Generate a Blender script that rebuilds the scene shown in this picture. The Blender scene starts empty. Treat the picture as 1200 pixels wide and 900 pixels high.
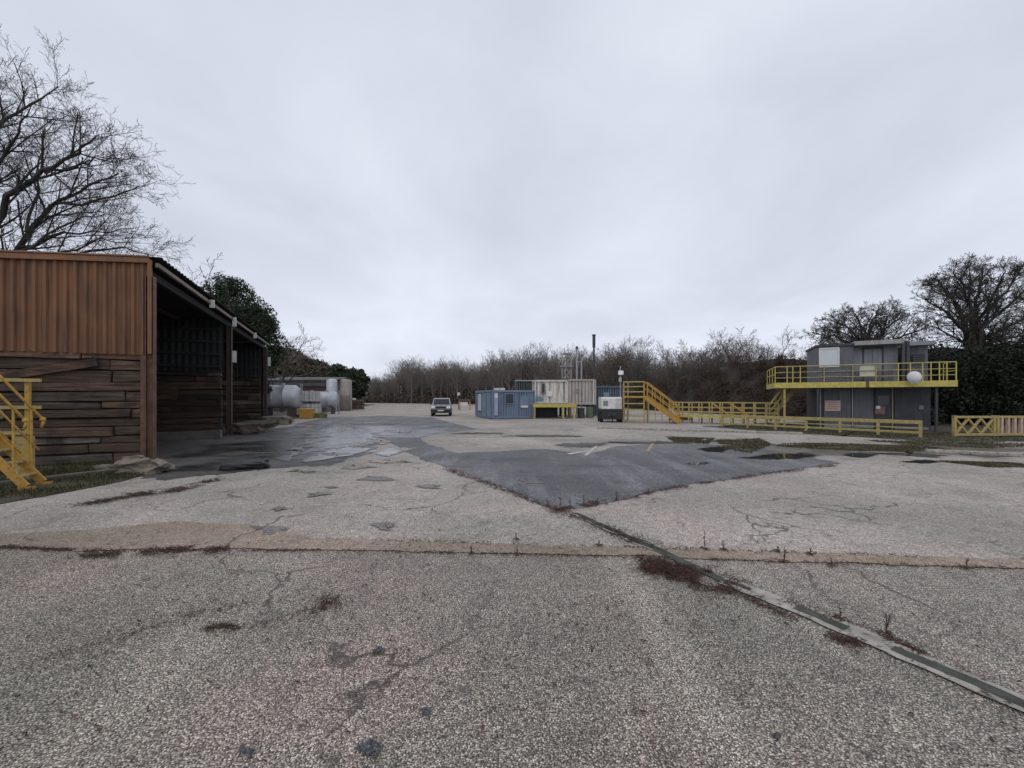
import bpy, bmesh, math, random
import numpy as np
from mathutils import Vector, Matrix, noise as mnoise
R = math.radians
sc = bpy.context.scene
COL = sc.collection
# ------------------------------------------------------------------ camera, sky, sun, exposure
FPX, HZ, CH = 469.0, 466.0, 1.7            # focal length in photo pixels, horizon row, lens height in metres
cam = bpy.data.objects.new('camera', bpy.data.cameras.new('camera'))
COL.objects.link(cam)
cam.location = (0, 0, CH)
cam.rotation_euler = (R(90), 0, 0)
cam.data.sensor_width = 36
cam.data.lens = 36 * FPX / 1200
cam.data.shift_y = (HZ - 450) / 1200
cam.data.clip_start = 0.05
cam.data.clip_end = 3000
sc.camera = cam

SUN_EL, SUN_AZ = 52, 200                   # degrees; a veiled sun high behind the viewer's left shoulder
sun = bpy.data.objects.new('sun', bpy.data.lights.new('sun', 'SUN'))
COL.objects.link(sun)
sun.data.energy = 0.5
sun.data.angle = R(50)
sun.data.color = (1.0, 0.97, 0.93)
sun.rotation_euler = (R(90 - SUN_EL), 0, R(180 - SUN_AZ))

world = bpy.data.worlds.new('World')
sc.world = world
world.use_nodes = True
wn = world.node_tree
for n_ in list(wn.nodes):
    wn.nodes.remove(n_)
def wnode(t, **k):
    n_ = wn.nodes.new(t)
    for a, b in k.items():
        setattr(n_, a, b)
    return n_
w_out = wnode('ShaderNodeOutputWorld')
w_bg = wnode('ShaderNodeBackground')
w_bg.inputs['Strength'].default_value = 0.1
w_sky = wnode('ShaderNodeTexSky', sky_type='NISHITA', sun_disc=False, sun_elevation=R(SUN_EL), sun_rotation=R(SUN_AZ))
w_tc = wnode('ShaderNodeTexCoord')
w_sep = wnode('ShaderNodeSeparateXYZ')
wn.links.new(w_tc.outputs['Generated'], w_sep.inputs[0])
def wmath(op, a, b=0.0, clamp=False):
    m = wnode('ShaderNodeMath', operation=op, use_clamp=clamp)
    for i_, x in enumerate((a, b)):
        if isinstance(x, (int, float)):
            m.inputs[i_].default_value = x
        else:
            wn.links.new(x, m.inputs[i_])
    return m.outputs[0]
zc = wmath('MAXIMUM', w_sep.outputs[2], 0.0)
dz = wmath('ADD', zc, 0.22)
cx_ = wmath('DIVIDE', w_sep.outputs[0], dz)
cy_ = wmath('DIVIDE', w_sep.outputs[1], dz)
w_cmb = wnode('ShaderNodeCombineXYZ')
wn.links.new(cx_, w_cmb.inputs[0]); wn.links.new(cy_, w_cmb.inputs[1])
w_n1 = wnode('ShaderNodeTexNoise'); w_n1.inputs['Scale'].default_value = 1.25; w_n1.inputs['Detail'].default_value = 7
w_n1.inputs['Roughness'].default_value = 0.52; w_n1.inputs['Distortion'].default_value = 0.3
w_map = wnode('ShaderNodeMapping'); w_map.inputs['Location'].default_value = (3.3, 1.7, 0); w_map.inputs['Scale'].default_value = (1.0, 0.8, 1)
wn.links.new(w_cmb.outputs[0], w_map.inputs[0]); wn.links.new(w_map.outputs[0], w_n1.inputs['Vector'])
w_rmp = wnode('ShaderNodeValToRGB')
w_rmp.color_ramp.elements[0].position = 0.3; w_rmp.color_ramp.elements[0].color = (5.3, 5.58, 6.4, 1)
w_rmp.color_ramp.elements[1].position = 0.68; w_rmp.color_ramp.elements[1].color = (6.75, 7.03, 7.9, 1)
wn.links.new(w_n1.outputs[0], w_rmp.inputs[0])
# a little brighter towards the horizon, as a thin overcast is
w_hor = wnode('ShaderNodeMapRange'); w_hor.inputs[1].default_value = 0.0; w_hor.inputs[2].default_value = 0.45
w_hor.inputs[3].default_value = 1.07; w_hor.inputs[4].default_value = 0.97
wn.links.new(zc, w_hor.inputs[0])
w_vm = wnode('ShaderNodeVectorMath', operation='SCALE')
wn.links.new(w_rmp.outputs[0], w_vm.inputs[0]); wn.links.new(w_hor.outputs[0], w_vm.inputs['Scale'])
w_mix = wnode('ShaderNodeMixRGB'); w_mix.inputs[0].default_value = 0.93
wn.links.new(w_sky.outputs[0], w_mix.inputs[1]); wn.links.new(w_vm.outputs[0], w_mix.inputs[2])
wn.links.new(w_mix.outputs[0], w_bg.inputs[0]); wn.links.new(w_bg.outputs[0], w_out.inputs[0])

sc.view_settings.view_transform = 'Standard'
sc.view_settings.look = 'None'
sc.view_settings.exposure = 0.3
sc.view_settings.gamma = 1.0
sc.view_settings.use_curve_mapping = False

# ------------------------------------------------------------------ helpers: nodes and materials
class NT:
    def __init__(s, name):
        s.m = bpy.data.materials.new(name); s.m.use_nodes = True
        s.t = s.m.node_tree; s.t.nodes.clear()
        s.out = s.n('ShaderNodeOutputMaterial'); s.b = s.n('ShaderNodeBsdfPrincipled')
        s.l(s.b.outputs[0], s.out.inputs[0])
        s.tc = s.n('ShaderNodeTexCoord').outputs['Object']
    def n(s, t, **k):
        x = s.t.nodes.new(t)
        for a, b in k.items(): setattr(x, a, b)
        return x
    def l(s, a, b): s.t.links.new(a, b)
    def set(s, inp, v):
        if isinstance(v, (int, float)): inp.default_value = v
        elif isinstance(v, (tuple, list)): inp.default_value = (*v, 1) if len(v) == 3 and len(inp.default_value) == 4 else v
        else: s.l(v, inp)
    def math(s, op, a, b=0.0, clamp=False):
        x = s.n('ShaderNodeMath', operation=op, use_clamp=clamp); s.set(x.inputs[0], a); s.set(x.inputs[1], b); return x.outputs[0]
    def mapping(s, scale=(1, 1, 1), loc=(0, 0, 0), rot=(0, 0, 0), src=None):
        x = s.n('ShaderNodeMapping'); x.inputs['Scale'].default_value = scale; x.inputs['Location'].default_value = loc
        x.inputs['Rotation'].default_value = rot; s.l(src or s.tc, x.inputs[0]); return x.outputs[0]
    def noise(s, scale, detail=4, rough=0.55, src=None, dist=0.0):
        x = s.n('ShaderNodeTexNoise'); x.inputs['Scale'].default_value = scale; x.inputs['Detail'].default_value = detail
        x.inputs['Roughness'].default_value = rough; x.inputs['Distortion'].default_value = dist; s.l(src or s.tc, x.inputs['Vector']); return x.outputs[0]
    def voro(s, scale, src=None, feature='F1', rnd=1.0):
        x = s.n('ShaderNodeTexVoronoi', feature=feature); x.inputs['Scale'].default_value = scale
        x.inputs['Randomness'].default_value = rnd; s.l(src or s.tc, x.inputs['Vector']); return x
    def ramp(s, v, stops, interp='LINEAR'):
        x = s.n('ShaderNodeValToRGB'); cr = x.color_ramp; cr.interpolation = interp
        while len(cr.elements) < len(stops): cr.elements.new(0.5)
        for e, (p, c) in zip(cr.elements, stops): e.position = p; e.color = (*c, 1) if not isinstance(c, (int, float)) else (c, c, c, 1)
        s.l(v, x.inputs[0]); return x.outputs[0]
    def rng(s, v, a, b, c=0.0, d=1.0):
        x = s.n('ShaderNodeMapRange'); s.set(x.inputs[0], v)
        for i, q in enumerate((a, b, c, d)): s.set(x.inputs[i + 1], q)
        return x.outputs[0]
    def mix(s, f, a, b, mode='MIX'):
        x = s.n('ShaderNodeMixRGB', blend_type=mode); s.set(x.inputs[0], f); s.set(x.inputs[1], a); s.set(x.inputs[2], b); return x.outputs[0]
    def bump(s, h, strength, dist=0.02):
        x = s.n('ShaderNodeBump'); x.inputs['Strength'].default_value = strength; x.inputs['Distance'].default_value = dist
        s.l(h, x.inputs['Height']); s.l(x.outputs[0], s.b.inputs['Normal'])
    def island(s): return s.n('ShaderNodeNewGeometry').outputs['Random Per Island']
    def col(s, c): s.set(s.b.inputs['Base Color'], c)
    def rough(s, v): s.set(s.b.inputs['Roughness'], v)

def mat(name, c0, c1=None, scale=3.0, detail=5, rough=0.75, bump=0.0, bscale=30.0, metallic=0.0, isl=0.0, streak=0.0, dirt=0.0, dirtc=(0.06, 0.05, 0.04), spec=0.5):
    """A weathered surface: two tones in noise, tone per piece, vertical streaks, patches of dirt."""
    t = NT(name)
    c1 = c1 or tuple(x * 0.72 for x in c0)
    c = t.ramp(t.noise(scale, detail), [(0.32, c1), (0.68, c0)])
    if streak:
        sv = t.rng(t.noise(1.0, 4, src=t.mapping((9, 9, 0.7))), 0.5, 0.68)
        c = t.mix(t.math('MULTIPLY', sv, streak), c, dirtc)
    if dirt:
        dv = t.rng(t.noise(scale * 2.3, 6, 0.65), 0.54, 0.66)
        c = t.mix(t.math('MULTIPLY', dv, dirt), c, dirtc)
    if isl:
        c = t.mix(1.0, c, t.ramp(t.island(), [(0, 1 - isl), (1, 1 + isl * 0.6)]), 'MULTIPLY')
    t.col(c); t.rough(rough); t.b.inputs['Metallic'].default_value = metallic
    t.b.inputs['Specular IOR Level'].default_value = spec
    if bump: t.bump(t.noise(bscale, 4), bump, 0.03)
    return t.m

# ------------------------------------------------------------------ helpers: objects
def tag(o, label=None, cat=None, group=None, kind=None):
    if label: o['label'] = label
    if cat: o['category'] = cat
    if group: o['group'] = group
    if kind: o['kind'] = kind
    return o
def thing(name, label, cat, loc=(0, 0, 0), rz=0.0, group=None):
    o = bpy.data.objects.new(name, None); COL.objects.link(o)
    o.empty_display_size = 0.3; o.location = loc; o.rotation_euler = (0, 0, rz)
    return tag(o, label, cat, group)
def copy_tree(o, parent=None):
    c = o.copy(); COL.objects.link(c)
    if parent: c.parent = parent
    for ch in list(o.children): copy_tree(ch, c)
    return c
def G(px, py):
    d = CH * FPX / (py - HZ)
    return ((px - 600) / FPX * d, d)
def at(px, d): return ((px - 600) / FPX * d, d, 0.0)

class MB:
    def __init__(s): s.v, s.f = [], []
    def add(s, vs, fs):
        k = len(s.v); s.v += [tuple(p) for p in vs]; s.f += [tuple(i + k for i in q) for q in fs]; return s
    def box(s, c, d, rz=0.0, rx=0.0, ry=0.0, jit=0.0, rnd=random):
        m = Matrix.Rotation(rz, 3, 'Z') @ Matrix.Rotation(ry, 3, 'Y') @ Matrix.Rotation(rx, 3, 'X')
        vs = []
        for x in (-.5, .5):
            for y in (-.5, .5):
                for z in (-.5, .5):
                    j = Vector((rnd.uniform(-jit, jit), rnd.uniform(-jit, jit), rnd.uniform(-jit, jit))) if jit else Vector()
                    vs.append(Vector(c) + m @ (Vector((x * d[0], y * d[1], z * d[2])) + j))
        return s.add(vs, [(0, 1, 3, 2), (4, 6, 7, 5), (0, 4, 5, 1), (2, 3, 7, 6), (0, 2, 6, 4), (1, 5, 7, 3)])
    def beam(s, a, b, w, h=None, up=(0, 0, 1)):
        a, b = Vector(a), Vector(b); h = h or w
        z = (b - a).normalized(); u = Vector(up)
        if abs(z.dot(u)) > 0.98: u = Vector((0, 1, 0))
        x = z.cross(u).normalized(); y = x.cross(z)
        vs = [p + x * (i * w / 2) + y * (j * h / 2) for p in (a, b) for i, j in ((-1, -1), (1, -1), (1, 1), (-1, 1))]
        return s.add(vs, [(3, 2, 1, 0), (4, 5, 6, 7), (0, 1, 5, 4), (1, 2, 6, 5), (2, 3, 7, 6), (3, 0, 4, 7)])
    def cyl(s, a, b, r, r2=None, n=12, cap=True):
        a, b = Vector(a), Vector(b); r2 = r if r2 is None else r2
        z = (b - a).normalized(); u = Vector((0, 0, 1)) if abs(z.z) < 0.95 else Vector((1, 0, 0))
        x = z.cross(u).normalized(); y = z.cross(x)
        vs = [p + (x * math.cos(2 * math.pi * i / n) + y * math.sin(2 * math.pi * i / n)) * q for p, q in ((a, r), (b, r2)) for i in range(n)]
        fs = [(i, (i + 1) % n, n + (i + 1) % n, n + i) for i in range(n)]
        if cap: fs += [tuple(range(n))[::-1], tuple(range(n, 2 * n))]
        return s.add(vs, fs)
    def lathe(s, prof, c=(0, 0, 0), axis='Z', n=24):
        """prof: (radius, height) pairs turned about an axis through c."""
        vs = []
        for r, h in prof:
            for i in range(n):
                a = 2 * math.pi * i / n; p = (r * math.cos(a), r * math.sin(a), h)
                if axis == 'X': p = (p[2], p[0], p[1])
                if axis == 'Y': p = (p[1], p[2], p[0])
                vs.append((p[0] + c[0], p[1] + c[1], p[2] + c[2]))
        fs = [(k * n + i, k * n + (i + 1) % n, (k + 1) * n + (i + 1) % n, (k + 1) * n + i) for k in range(len(prof) - 1) for i in range(n)]
        return s.add(vs, fs)
    def prism(s, prof, x0, x1, taper=None):
        """Side profile of (y, z) points pushed along x; taper(z) gives the half-width factor."""
        n = len(prof); tp = taper or (lambda z: 1.0); xc, hw = (x0 + x1) / 2, (x1 - x0) / 2
        vs = [(xc + sg * hw * tp(z), y, z) for sg in (-1, 1) for y, z in prof]
        return s.add(vs, [tuple(range(n))[::-1], tuple(range(n, 2 * n))] + [(i, (i + 1) % n, n + (i + 1) % n, n + i) for i in range(n)])
    def corr(s, o, ux, L, z0, z1, pitch=0.2, depth=0.035, nrm=None, th=0.004):
        """Profiled sheet of length L along ux from o, upright from z0 to z1 (numbers or functions of the distance)."""
        ux = Vector(ux).normalized(); nv = Vector(nrm) if nrm else Vector((ux.y, -ux.x, 0))
        pts, u, k = [], 0.0, 0
        pat = ((0.0, 0.0), (0.32, 0.0), (0.5, 1.0), (0.82, 1.0))
        while u < L:
            for a, q in pat:
                uu = u + a * pitch
                if uu <= L: pts.append((uu, q * depth))
            u += pitch
        pts.append((L, pts[-1][1]))
        f0 = z0 if callable(z0) else (lambda q: z0); f1 = z1 if callable(z1) else (lambda q: z1)
        vs = []
        for uu, q in pts:
            p = Vector(o) + ux * uu + nv * q
            vs += [(p.x, p.y, o[2] + f0(uu)), (p.x, p.y, o[2] + f1(uu))]
        return s.add(vs, [(2 * i, 2 * i + 2, 2 * i + 3, 2 * i + 1) for i in range(len(pts) - 1)])
    def build(s, name, m, parent=None, smooth=False, bevel=0.0, solid=0.0):
        me = bpy.data.meshes.new(name); me.from_pydata(s.v, [], s.f); me.validate(); me.update()
        if smooth:
            for p in me.polygons: p.use_smooth = True
        o = bpy.data.objects.new(name, me); COL.objects.link(o); me.materials.append(m)
        if parent: o.parent = parent
        if solid:
            q = o.modifiers.new('sheet', 'SOLIDIFY'); q.thickness = solid; q.offset = 0
        if bevel:
            q = o.modifiers.new('edge', 'BEVEL'); q.width = bevel; q.segments = 2; q.limit_method = 'ANGLE'
        return o

def mesh_np(name, V, F, m, parent=None):
    """V (n,3), F (k,4) arrays to an object."""
    me = bpy.data.meshes.new(name); k = F.shape[1]
    me.vertices.add(len(V)); me.vertices.foreach_set('co', V.astype(np.float32).ravel())
    me.loops.add(F.size); me.loops.foreach_set('vertex_index', F.astype(np.int32).ravel())
    me.polygons.add(len(F)); me.polygons.foreach_set('loop_start', np.arange(0, F.size, k, dtype=np.int32))
    me.update(calc_edges=True); me.materials.append(m)
    o = bpy.data.objects.new(name, me); COL.objects.link(o)
    if parent: o.parent = parent
    return o

def wobble_ring(pts, step=0.25, amp=0.06, freq=1.3, seed=0.0):
    """Points of an outline, with more points and a worn, irregular edge."""
    out = []
    for (ax, ay), (bx, by) in zip(pts, pts[1:] + pts[:1]):
        L = math.hypot(bx - ax, by - ay); k = max(1, min(260, int(L / step)))
        for i in range(k):
            t = i / k; x, y = ax + (bx - ax) * t, ay + (by - ay) * t
            n1 = mnoise.noise(Vector((x * freq, y * freq, seed))) + 0.5 * mnoise.noise(Vector((x * freq * 4, y * freq * 4, seed + 5))) + 0.35 * mnoise.noise(Vector((x * freq * 13, y * freq * 13, seed + 7)))
            n2 = mnoise.noise(Vector((x * freq, y * freq, seed + 9))) + 0.5 * mnoise.noise(Vector((x * freq * 4, y * freq * 4, seed + 14))) + 0.35 * mnoise.noise(Vector((x * freq * 13, y * freq * 13, seed + 17)))
            out.append((x + n1 * amp, y + n2 * amp))
    return out
def sheet(name, pts, z, m, amp=0.05, step=0.25, freq=1.3, seed=0.0, kind='structure', label=None, cat=None, group=None):
    ring = wobble_ring(list(pts), step, amp, freq, seed) if amp else list(pts)
    bm = bmesh.new()
    f = bm.faces.new([bm.verts.new((x, y, z)) for x, y in ring])
    bm.normal_update()
    if f.normal.z < 0: f.normal_flip()
    bmesh.ops.triangulate(bm, faces=bm.faces[:])
    me = bpy.data.meshes.new(name); bm.to_mesh(me); bm.free(); me.materials.append(m)
    o = bpy.data.objects.new(name, me); COL.objects.link(o)
    return tag(o, label, cat, group, kind)

def soften(m, scale=3.0, lo=0.18, hi=0.42, amp=0.75):
    """The same surface thinning out raggedly towards the rim of its patch (real patches feather into the slab)."""
    m = m.copy(); m.name += ' worn out'; t = m.node_tree
    out = next(n for n in t.nodes if n.type == 'OUTPUT_MATERIAL'); b = next(n for n in t.nodes if n.type == 'BSDF_PRINCIPLED')
    at_ = t.nodes.new('ShaderNodeAttribute'); at_.attribute_name = 'inside'; tc = t.nodes.new('ShaderNodeTexCoord')
    nz = t.nodes.new('ShaderNodeTexNoise'); nz.inputs['Scale'].default_value = scale; nz.inputs['Detail'].default_value = 7; nz.inputs['Roughness'].default_value = 0.68
    t.links.new(tc.outputs['Object'], nz.inputs['Vector'])
    a1 = t.nodes.new('ShaderNodeMath'); a1.operation = 'SUBTRACT'; t.links.new(nz.outputs[0], a1.inputs[0]); a1.inputs[1].default_value = 0.5
    a2 = t.nodes.new('ShaderNodeMath'); a2.operation = 'MULTIPLY_ADD'; t.links.new(a1.outputs[0], a2.inputs[0]); a2.inputs[1].default_value = amp * 2; t.links.new(at_.outputs['Fac'], a2.inputs[2])
    mr = t.nodes.new('ShaderNodeMapRange'); t.links.new(a2.outputs[0], mr.inputs[0]); mr.inputs[1].default_value = lo; mr.inputs[2].default_value = hi
    tr = t.nodes.new('ShaderNodeBsdfTransparent'); mx = t.nodes.new('ShaderNodeMixShader')
    t.links.new(mr.outputs[0], mx.inputs[0]); t.links.new(tr.outputs[0], mx.inputs[1]); t.links.new(b.outputs[0], mx.inputs[2]); t.links.new(mx.outputs[0], out.inputs[0])
    return m
def soft_sheet(name, pts, z, m, amp=0.1, step=0.1, freq=1.5, seed=0.0):
    """A patch lying on the ground as a fan from its middle; 'inside' runs from 0 at the rim to 1 in the middle."""
    ring = wobble_ring(list(pts), step, amp, freq, seed); c = (sum(p[0] for p in ring) / len(ring), sum(p[1] for p in ring) / len(ring)); n = len(ring)
    vs = [(*c, z)] + [(c[0] + (x - c[0]) * k, c[1] + (y - c[1]) * k, z) for k in (0.5, 1.0) for x, y in ring]
    fs = [(0, 1 + i, 1 + (i + 1) % n) for i in range(n)] + [(1 + i, 1 + n + i, 1 + n + (i + 1) % n, 1 + (i + 1) % n) for i in range(n)]
    me = bpy.data.meshes.new(name); me.from_pydata(vs, [], fs); a = me.attributes.new('inside', 'FLOAT', 'POINT')
    a.data.foreach_set('value', [1.0] + [0.55] * n + [0.0] * n); me.materials.append(m); me.update()
    if me.polygons[0].normal.z < 0: me.flip_normals()
    o = bpy.data.objects.new(name, me); COL.objects.link(o); return tag(o, kind='structure')

# ------------------------------------------------------------------ ground materials
def ellipse_mask(t, ells):
    tot = None
    for cx, cy, rx, ry, rot in ells:
        v = t.mapping((1 / rx, 1 / ry, 0), loc=(0, 0, 0), src=None)
        # move to the centre first, then turn and scale
        a = t.n('ShaderNodeVectorMath', operation='SUBTRACT'); t.l(t.tc, a.inputs[0]); a.inputs[1].default_value = (cx, cy, 0)
        rr = t.n('ShaderNodeVectorRotate', rotation_type='Z_AXIS'); rr.inputs['Angle'].default_value = -rot; t.l(a.outputs[0], rr.inputs['Vector'])
        b = t.n('ShaderNodeVectorMath', operation='MULTIPLY'); t.l(rr.outputs[0], b.inputs[0]); b.inputs[1].default_value = (1 / rx, 1 / ry, 0)
        ln = t.n('ShaderNodeVectorMath', operation='LENGTH'); t.l(b.outputs[0], ln.inputs[0])
        q = t.rng(ln.outputs['Value'], 0.3, 1.15, 1.0, 0.0)
        tot = q if tot is None else t.math('MAXIMUM', tot, q)
    return tot

WET_LEFT = [(-7.2, 14.2, 3.6, 5.5, R(15)), (-5.0, 19.5, 3.0, 4.0, R(10)), (-8.8, 21.0, 4.0, 5.0, 0)]
WET_RIGHT = [(8.2, 13.2, 4.8, 2.0, R(-8)), (13.5, 13.0, 5.0, 1.8, 0), (6.0, 15.0, 3.0, 1.2, 0)]

def ground_mat(name, pale, dark, pink, stone_scale, contrast, ells, wet_gain=1.0, moss=0.0, base_rough=0.82, streak=0.0):
    t = NT(name)
    big = t.noise(0.35, 5, 0.6); mid = t.noise(1.7, 6, 0.65); fine = t.noise(9, 4, 0.6)
    c = t.mix(t.rng(big, 0.4, 0.6), pale, dark)
    c = t.mix(t.math('MULTIPLY', t.rng(t.noise(0.6, 4, src=t.mapping(loc=(7, 3, 0))), 0.42, 0.66), 0.75), c, pink)
    c = t.mix(t.rng(mid, 0.56, 0.74, 0.0, 0.6), c, tuple(x * 0.45 for x in dark))
    c = t.mix(1.0, c, t.ramp(fine, [(0.3, 0.8), (0.7, 1.15)]), 'MULTIPLY')
    c = t.mix(t.rng(t.noise(0.28, 6, 0.68, src=t.mapping(loc=(11, 4, 0))), 0.40, 0.62, 0, 0.55), c, tuple(x * 0.66 for x in (dark[0] * 0.98, dark[1] * 1.04, dark[2] * 1.0)))
    sm = t.rng(t.noise(1.1, 7, 0.72, src=t.mapping(loc=(3, 13, 0))), 0.60, 0.72, 0, 0.55); c = t.mix(sm, c, tuple(x * 0.4 for x in dark))
    if streak:      # dust and tyre-worn bands along the way the lorries go
        st1 = t.noise(1.0, 6, 0.62, src=t.mapping((1.3, 0.16, 1), rot=(0, 0, R(-28)))); st2 = t.noise(1.0, 5, 0.6, src=t.mapping((0.22, 1.1, 1), loc=(5, 2, 0), rot=(0, 0, R(-12))))
        c = t.mix(t.rng(st1, 0.5, 0.68, 0, streak), c, tuple(x * 1.75 for x in pale)); c = t.mix(t.rng(st2, 0.54, 0.7, 0, streak), c, tuple(x * 0.5 for x in dark))
    # exposed stones
    vo = t.voro(stone_scale)
    sep = t.n('ShaderNodeSeparateColor'); t.l(vo.outputs['Color'], sep.inputs[0])
    stone = t.ramp(sep.outputs[0], [(0.0, 1 - 0.55 * contrast), (0.45, 1.0 - 0.1 * contrast), (0.8, 1 + 0.35 * contrast), (1.0, 1 + 1.1 * contrast)])
    gap = t.ramp(vo.outputs['Distance'], [(0.3, 1.0), (0.72, 1 - 0.75 * contrast)])
    c = t.mix(1.0, c, stone, 'MULTIPLY'); c = t.mix(1.0, c, gap, 'MULTIPLY')
    warm = t.mix(0.25 * contrast, c, t.mix(1.0, c, t.ramp(sep.outputs[1], [(0, (1.2, 0.95, 0.8)), (1, (0.9, 1.0, 1.08))]), 'MULTIPLY'))
    c = warm
    # hairline cracks filled with dark dirt
    ck = t.voro(0.55, src=None, feature='DISTANCE_TO_EDGE')
    wv = t.n('ShaderNodeVectorMath', operation='ADD')
    nz = t.n('ShaderNodeTexNoise'); nz.inputs['Scale'].default_value = 1.6; nz.inputs['Detail'].default_value = 6; t.l(t.tc, nz.inputs['Vector'])
    sc2 = t.n('ShaderNodeVectorMath', operation='SCALE'); sc2.inputs['Scale'].default_value = 0.9; t.l(nz.outputs['Color'], sc2.inputs[0])
    t.l(t.tc, wv.inputs[0]); t.l(sc2.outputs[0], wv.inputs[1]); t.l(wv.outputs[0], ck.inputs['Vector'])
    cr = t.math('MULTIPLY', t.rng(ck.outputs[0], 0.004, 0.014, 1.0, 0.0), t.rng(t.noise(0.5, 2, src=t.mapping(loc=(2, 9, 0))), 0.48, 0.6))
    c = t.mix(t.math('MULTIPLY', cr, 0.75), c, (0.035, 0.028, 0.022))
    # soot-dark spots
    spot = t.rng(t.noise(3.1, 3, 0.5, src=t.mapping(loc=(4, 1, 0))), 0.69, 0.75, 0, 0.6)
    c = t.mix(spot, c, (0.05, 0.045, 0.042))
    r = base_rough
    bumpm = 0.5
    if moss:
        mm = t.rng(t.noise(0.8, 6, 0.7, src=t.mapping(loc=(1, 5, 0))), 0.56, 0.66, 0, moss)
        c = t.mix(mm, c, (0.055, 0.06, 0.022))
    if ells:
        em = ellipse_mask(t, ells)
        w = t.math('ADD', t.noise(0.55, 6, 0.6, src=t.mapping((1, 1.6, 1))), t.math('MULTIPLY', em, 0.42))
        damp = t.math('MULTIPLY', t.rng(w, 0.62, 0.74), wet_gain); pool = t.math('MULTIPLY', t.rng(w, 0.78, 0.82), wet_gain)
        c = t.mix(damp, c, t.mix(1.0, c, (0.42, 0.42, 0.42), 'MULTIPLY'))
        r = t.rng(damp, 0, 1, base_rough, 0.34)
        r = t.mix(pool, r, (0.24, 0.24, 0.24))
        h = t.math('MULTIPLY', vo.outputs['Distance'], t.math('SUBTRACT', 1.0, pool))
    else:
        h = vo.outputs['Distance']
    inv = t.math('MULTIPLY', h, -1.0)
    t.bump(inv, 0.55 * contrast, 0.008)
    t.col(c); t.rough(r)
    t.b.inputs['Specular IOR Level'].default_value = 0.4
    return t.m

M_CONC = ground_mat('yard concrete', (0.54, 0.49, 0.43), (0.40, 0.367, 0.322), (0.51, 0.425, 0.375), 75, 0.6, WET_LEFT + WET_RIGHT, 0.9, moss=0.25)
M_AGG = ground_mat('exposed aggregate', (0.49, 0.435, 0.365), (0.37, 0.345, 0.28), (0.49, 0.372, 0.322), 110, 1.15, None, base_rough=0.52, streak=0.28)
M_ASPH = ground_mat('worn asphalt', (0.22, 0.222, 0.232), (0.095, 0.098, 0.106), (0.24, 0.23, 0.222), 60, 0.9, WET_LEFT + WET_RIGHT, 0.9, base_rough=0.6, streak=0.55)
M_TARM = ground_mat('wet dark tarmac', (0.115, 0.11, 0.105), (0.06, 0.056, 0.053), (0.13, 0.117, 0.105), 60, 0.6, WET_LEFT, 1.0, moss=0.4, base_rough=0.6)
M_TAN = ground_mat('tan joint concrete', (0.41, 0.32, 0.235), (0.31, 0.25, 0.19), (0.40, 0.315, 0.26), 90, 0.6, None, moss=0.15)
M_EARTH = mat('leaf litter earth', (0.075, 0.058, 0.042), (0.04, 0.034, 0.024), scale=1.2, bump=0.6, bscale=6, rough=0.95, dirt=0.5, dirtc=(0.05, 0.05, 0.022))

# ------------------------------------------------------------------ the ground
gm = MB(); gm.add([(-700, -40, 0), (700, -40, 0), (700, 1400, 0), (-700, 1400, 0)], [(0, 1, 2, 3)])
tag(gm.build('ground', M_CONC), kind='structure')

P = lambda *q: [G(*p) for p in q]
# rough earth round the yard: everything beyond its edges
sheet('earth_ground', [(-400, 135), (-60, 128), (-45, 128), (-12, 112), (10, 84), (24, 62), (33, 46), (36, 30), (40, 10), (44, -30), (600, -30), (600, 1300), (-600, 1300)], 0.02, M_EARTH, amp=0.9, step=2.0, freq=0.2)
sheet('earth_verge', [(-400, 134), (-34, 100), (-26, 66), (-22.5, 50), (-19, 38), (-17.3, 30), (-16.6, 26), (-20, 20), (-24, 24), (-60, 20), (-400, 20)], 0.022, M_EARTH, amp=0.5, step=1.2, freq=0.3)
sheet('earth_verge', [(17.6, 21.6), (21.6, 19.0), (24, 18.4), (46, 18.6), (46, 29), (30, 30), (19.5, 27.5)], 0.0215, M_EARTH, amp=0.4, step=0.4, freq=0.6, seed=3)
sheet('foreground_apron', [(-16, -12), (16, -12)] + P((1700, 678), (1200, 664), (700, 650), (380, 642), (0, 638), (-500, 634)), 0.004, M_AGG, amp=0.03, step=0.06)
sheet('asphalt_path', P((652, 598), (600, 577), (540, 553), (500, 541), (475, 528), (455, 516), (430, 508), (395, 505), (350, 512), (335, 505), (350, 496), (385, 489), (450, 487),
      (505, 489), (535, 497), (560, 503), (520, 507), (492, 513), (500, 520), (535, 531), (590, 529), (640, 526), (690, 533), (722, 523), (770, 520), (830, 521),
      (900, 527), (985, 543), (900, 555), (800, 570), (720, 587)), 0.008, M_ASPH, amp=0.10, step=0.05, seed=2)
sheet('tarmac_ground', P((150, 560), (166, 545), (176, 520), (215, 506), (300, 504), (345, 500), (400, 507), (440, 520), (432, 531), (385, 546), (330, 547), (250, 557), (190, 562)), 0.006, M_TARM, amp=0.3, step=0.06, seed=4)
# tarmac floor of the open shed
sheet('shed_floor', [(-9.9, 10.9), (-16.5, 26.5), (-23.6, 23.5), (-17.1, 7.9)], 0.012, M_TARM, amp=0.05, seed=5)
sheet('tan_strip', P((-500, 628), (0, 627), (100, 622), (200, 612), (300, 616), (370, 632), (440, 634), (700, 641), (1200, 656), (1700, 670), (1700, 680), (1200, 667), (700, 652), (380, 645),
      (250, 644), (100, 646), (0, 641), (-500, 640)), 0.012, M_TAN, amp=0.045, step=0.035, freq=1.8, seed=6)
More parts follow.
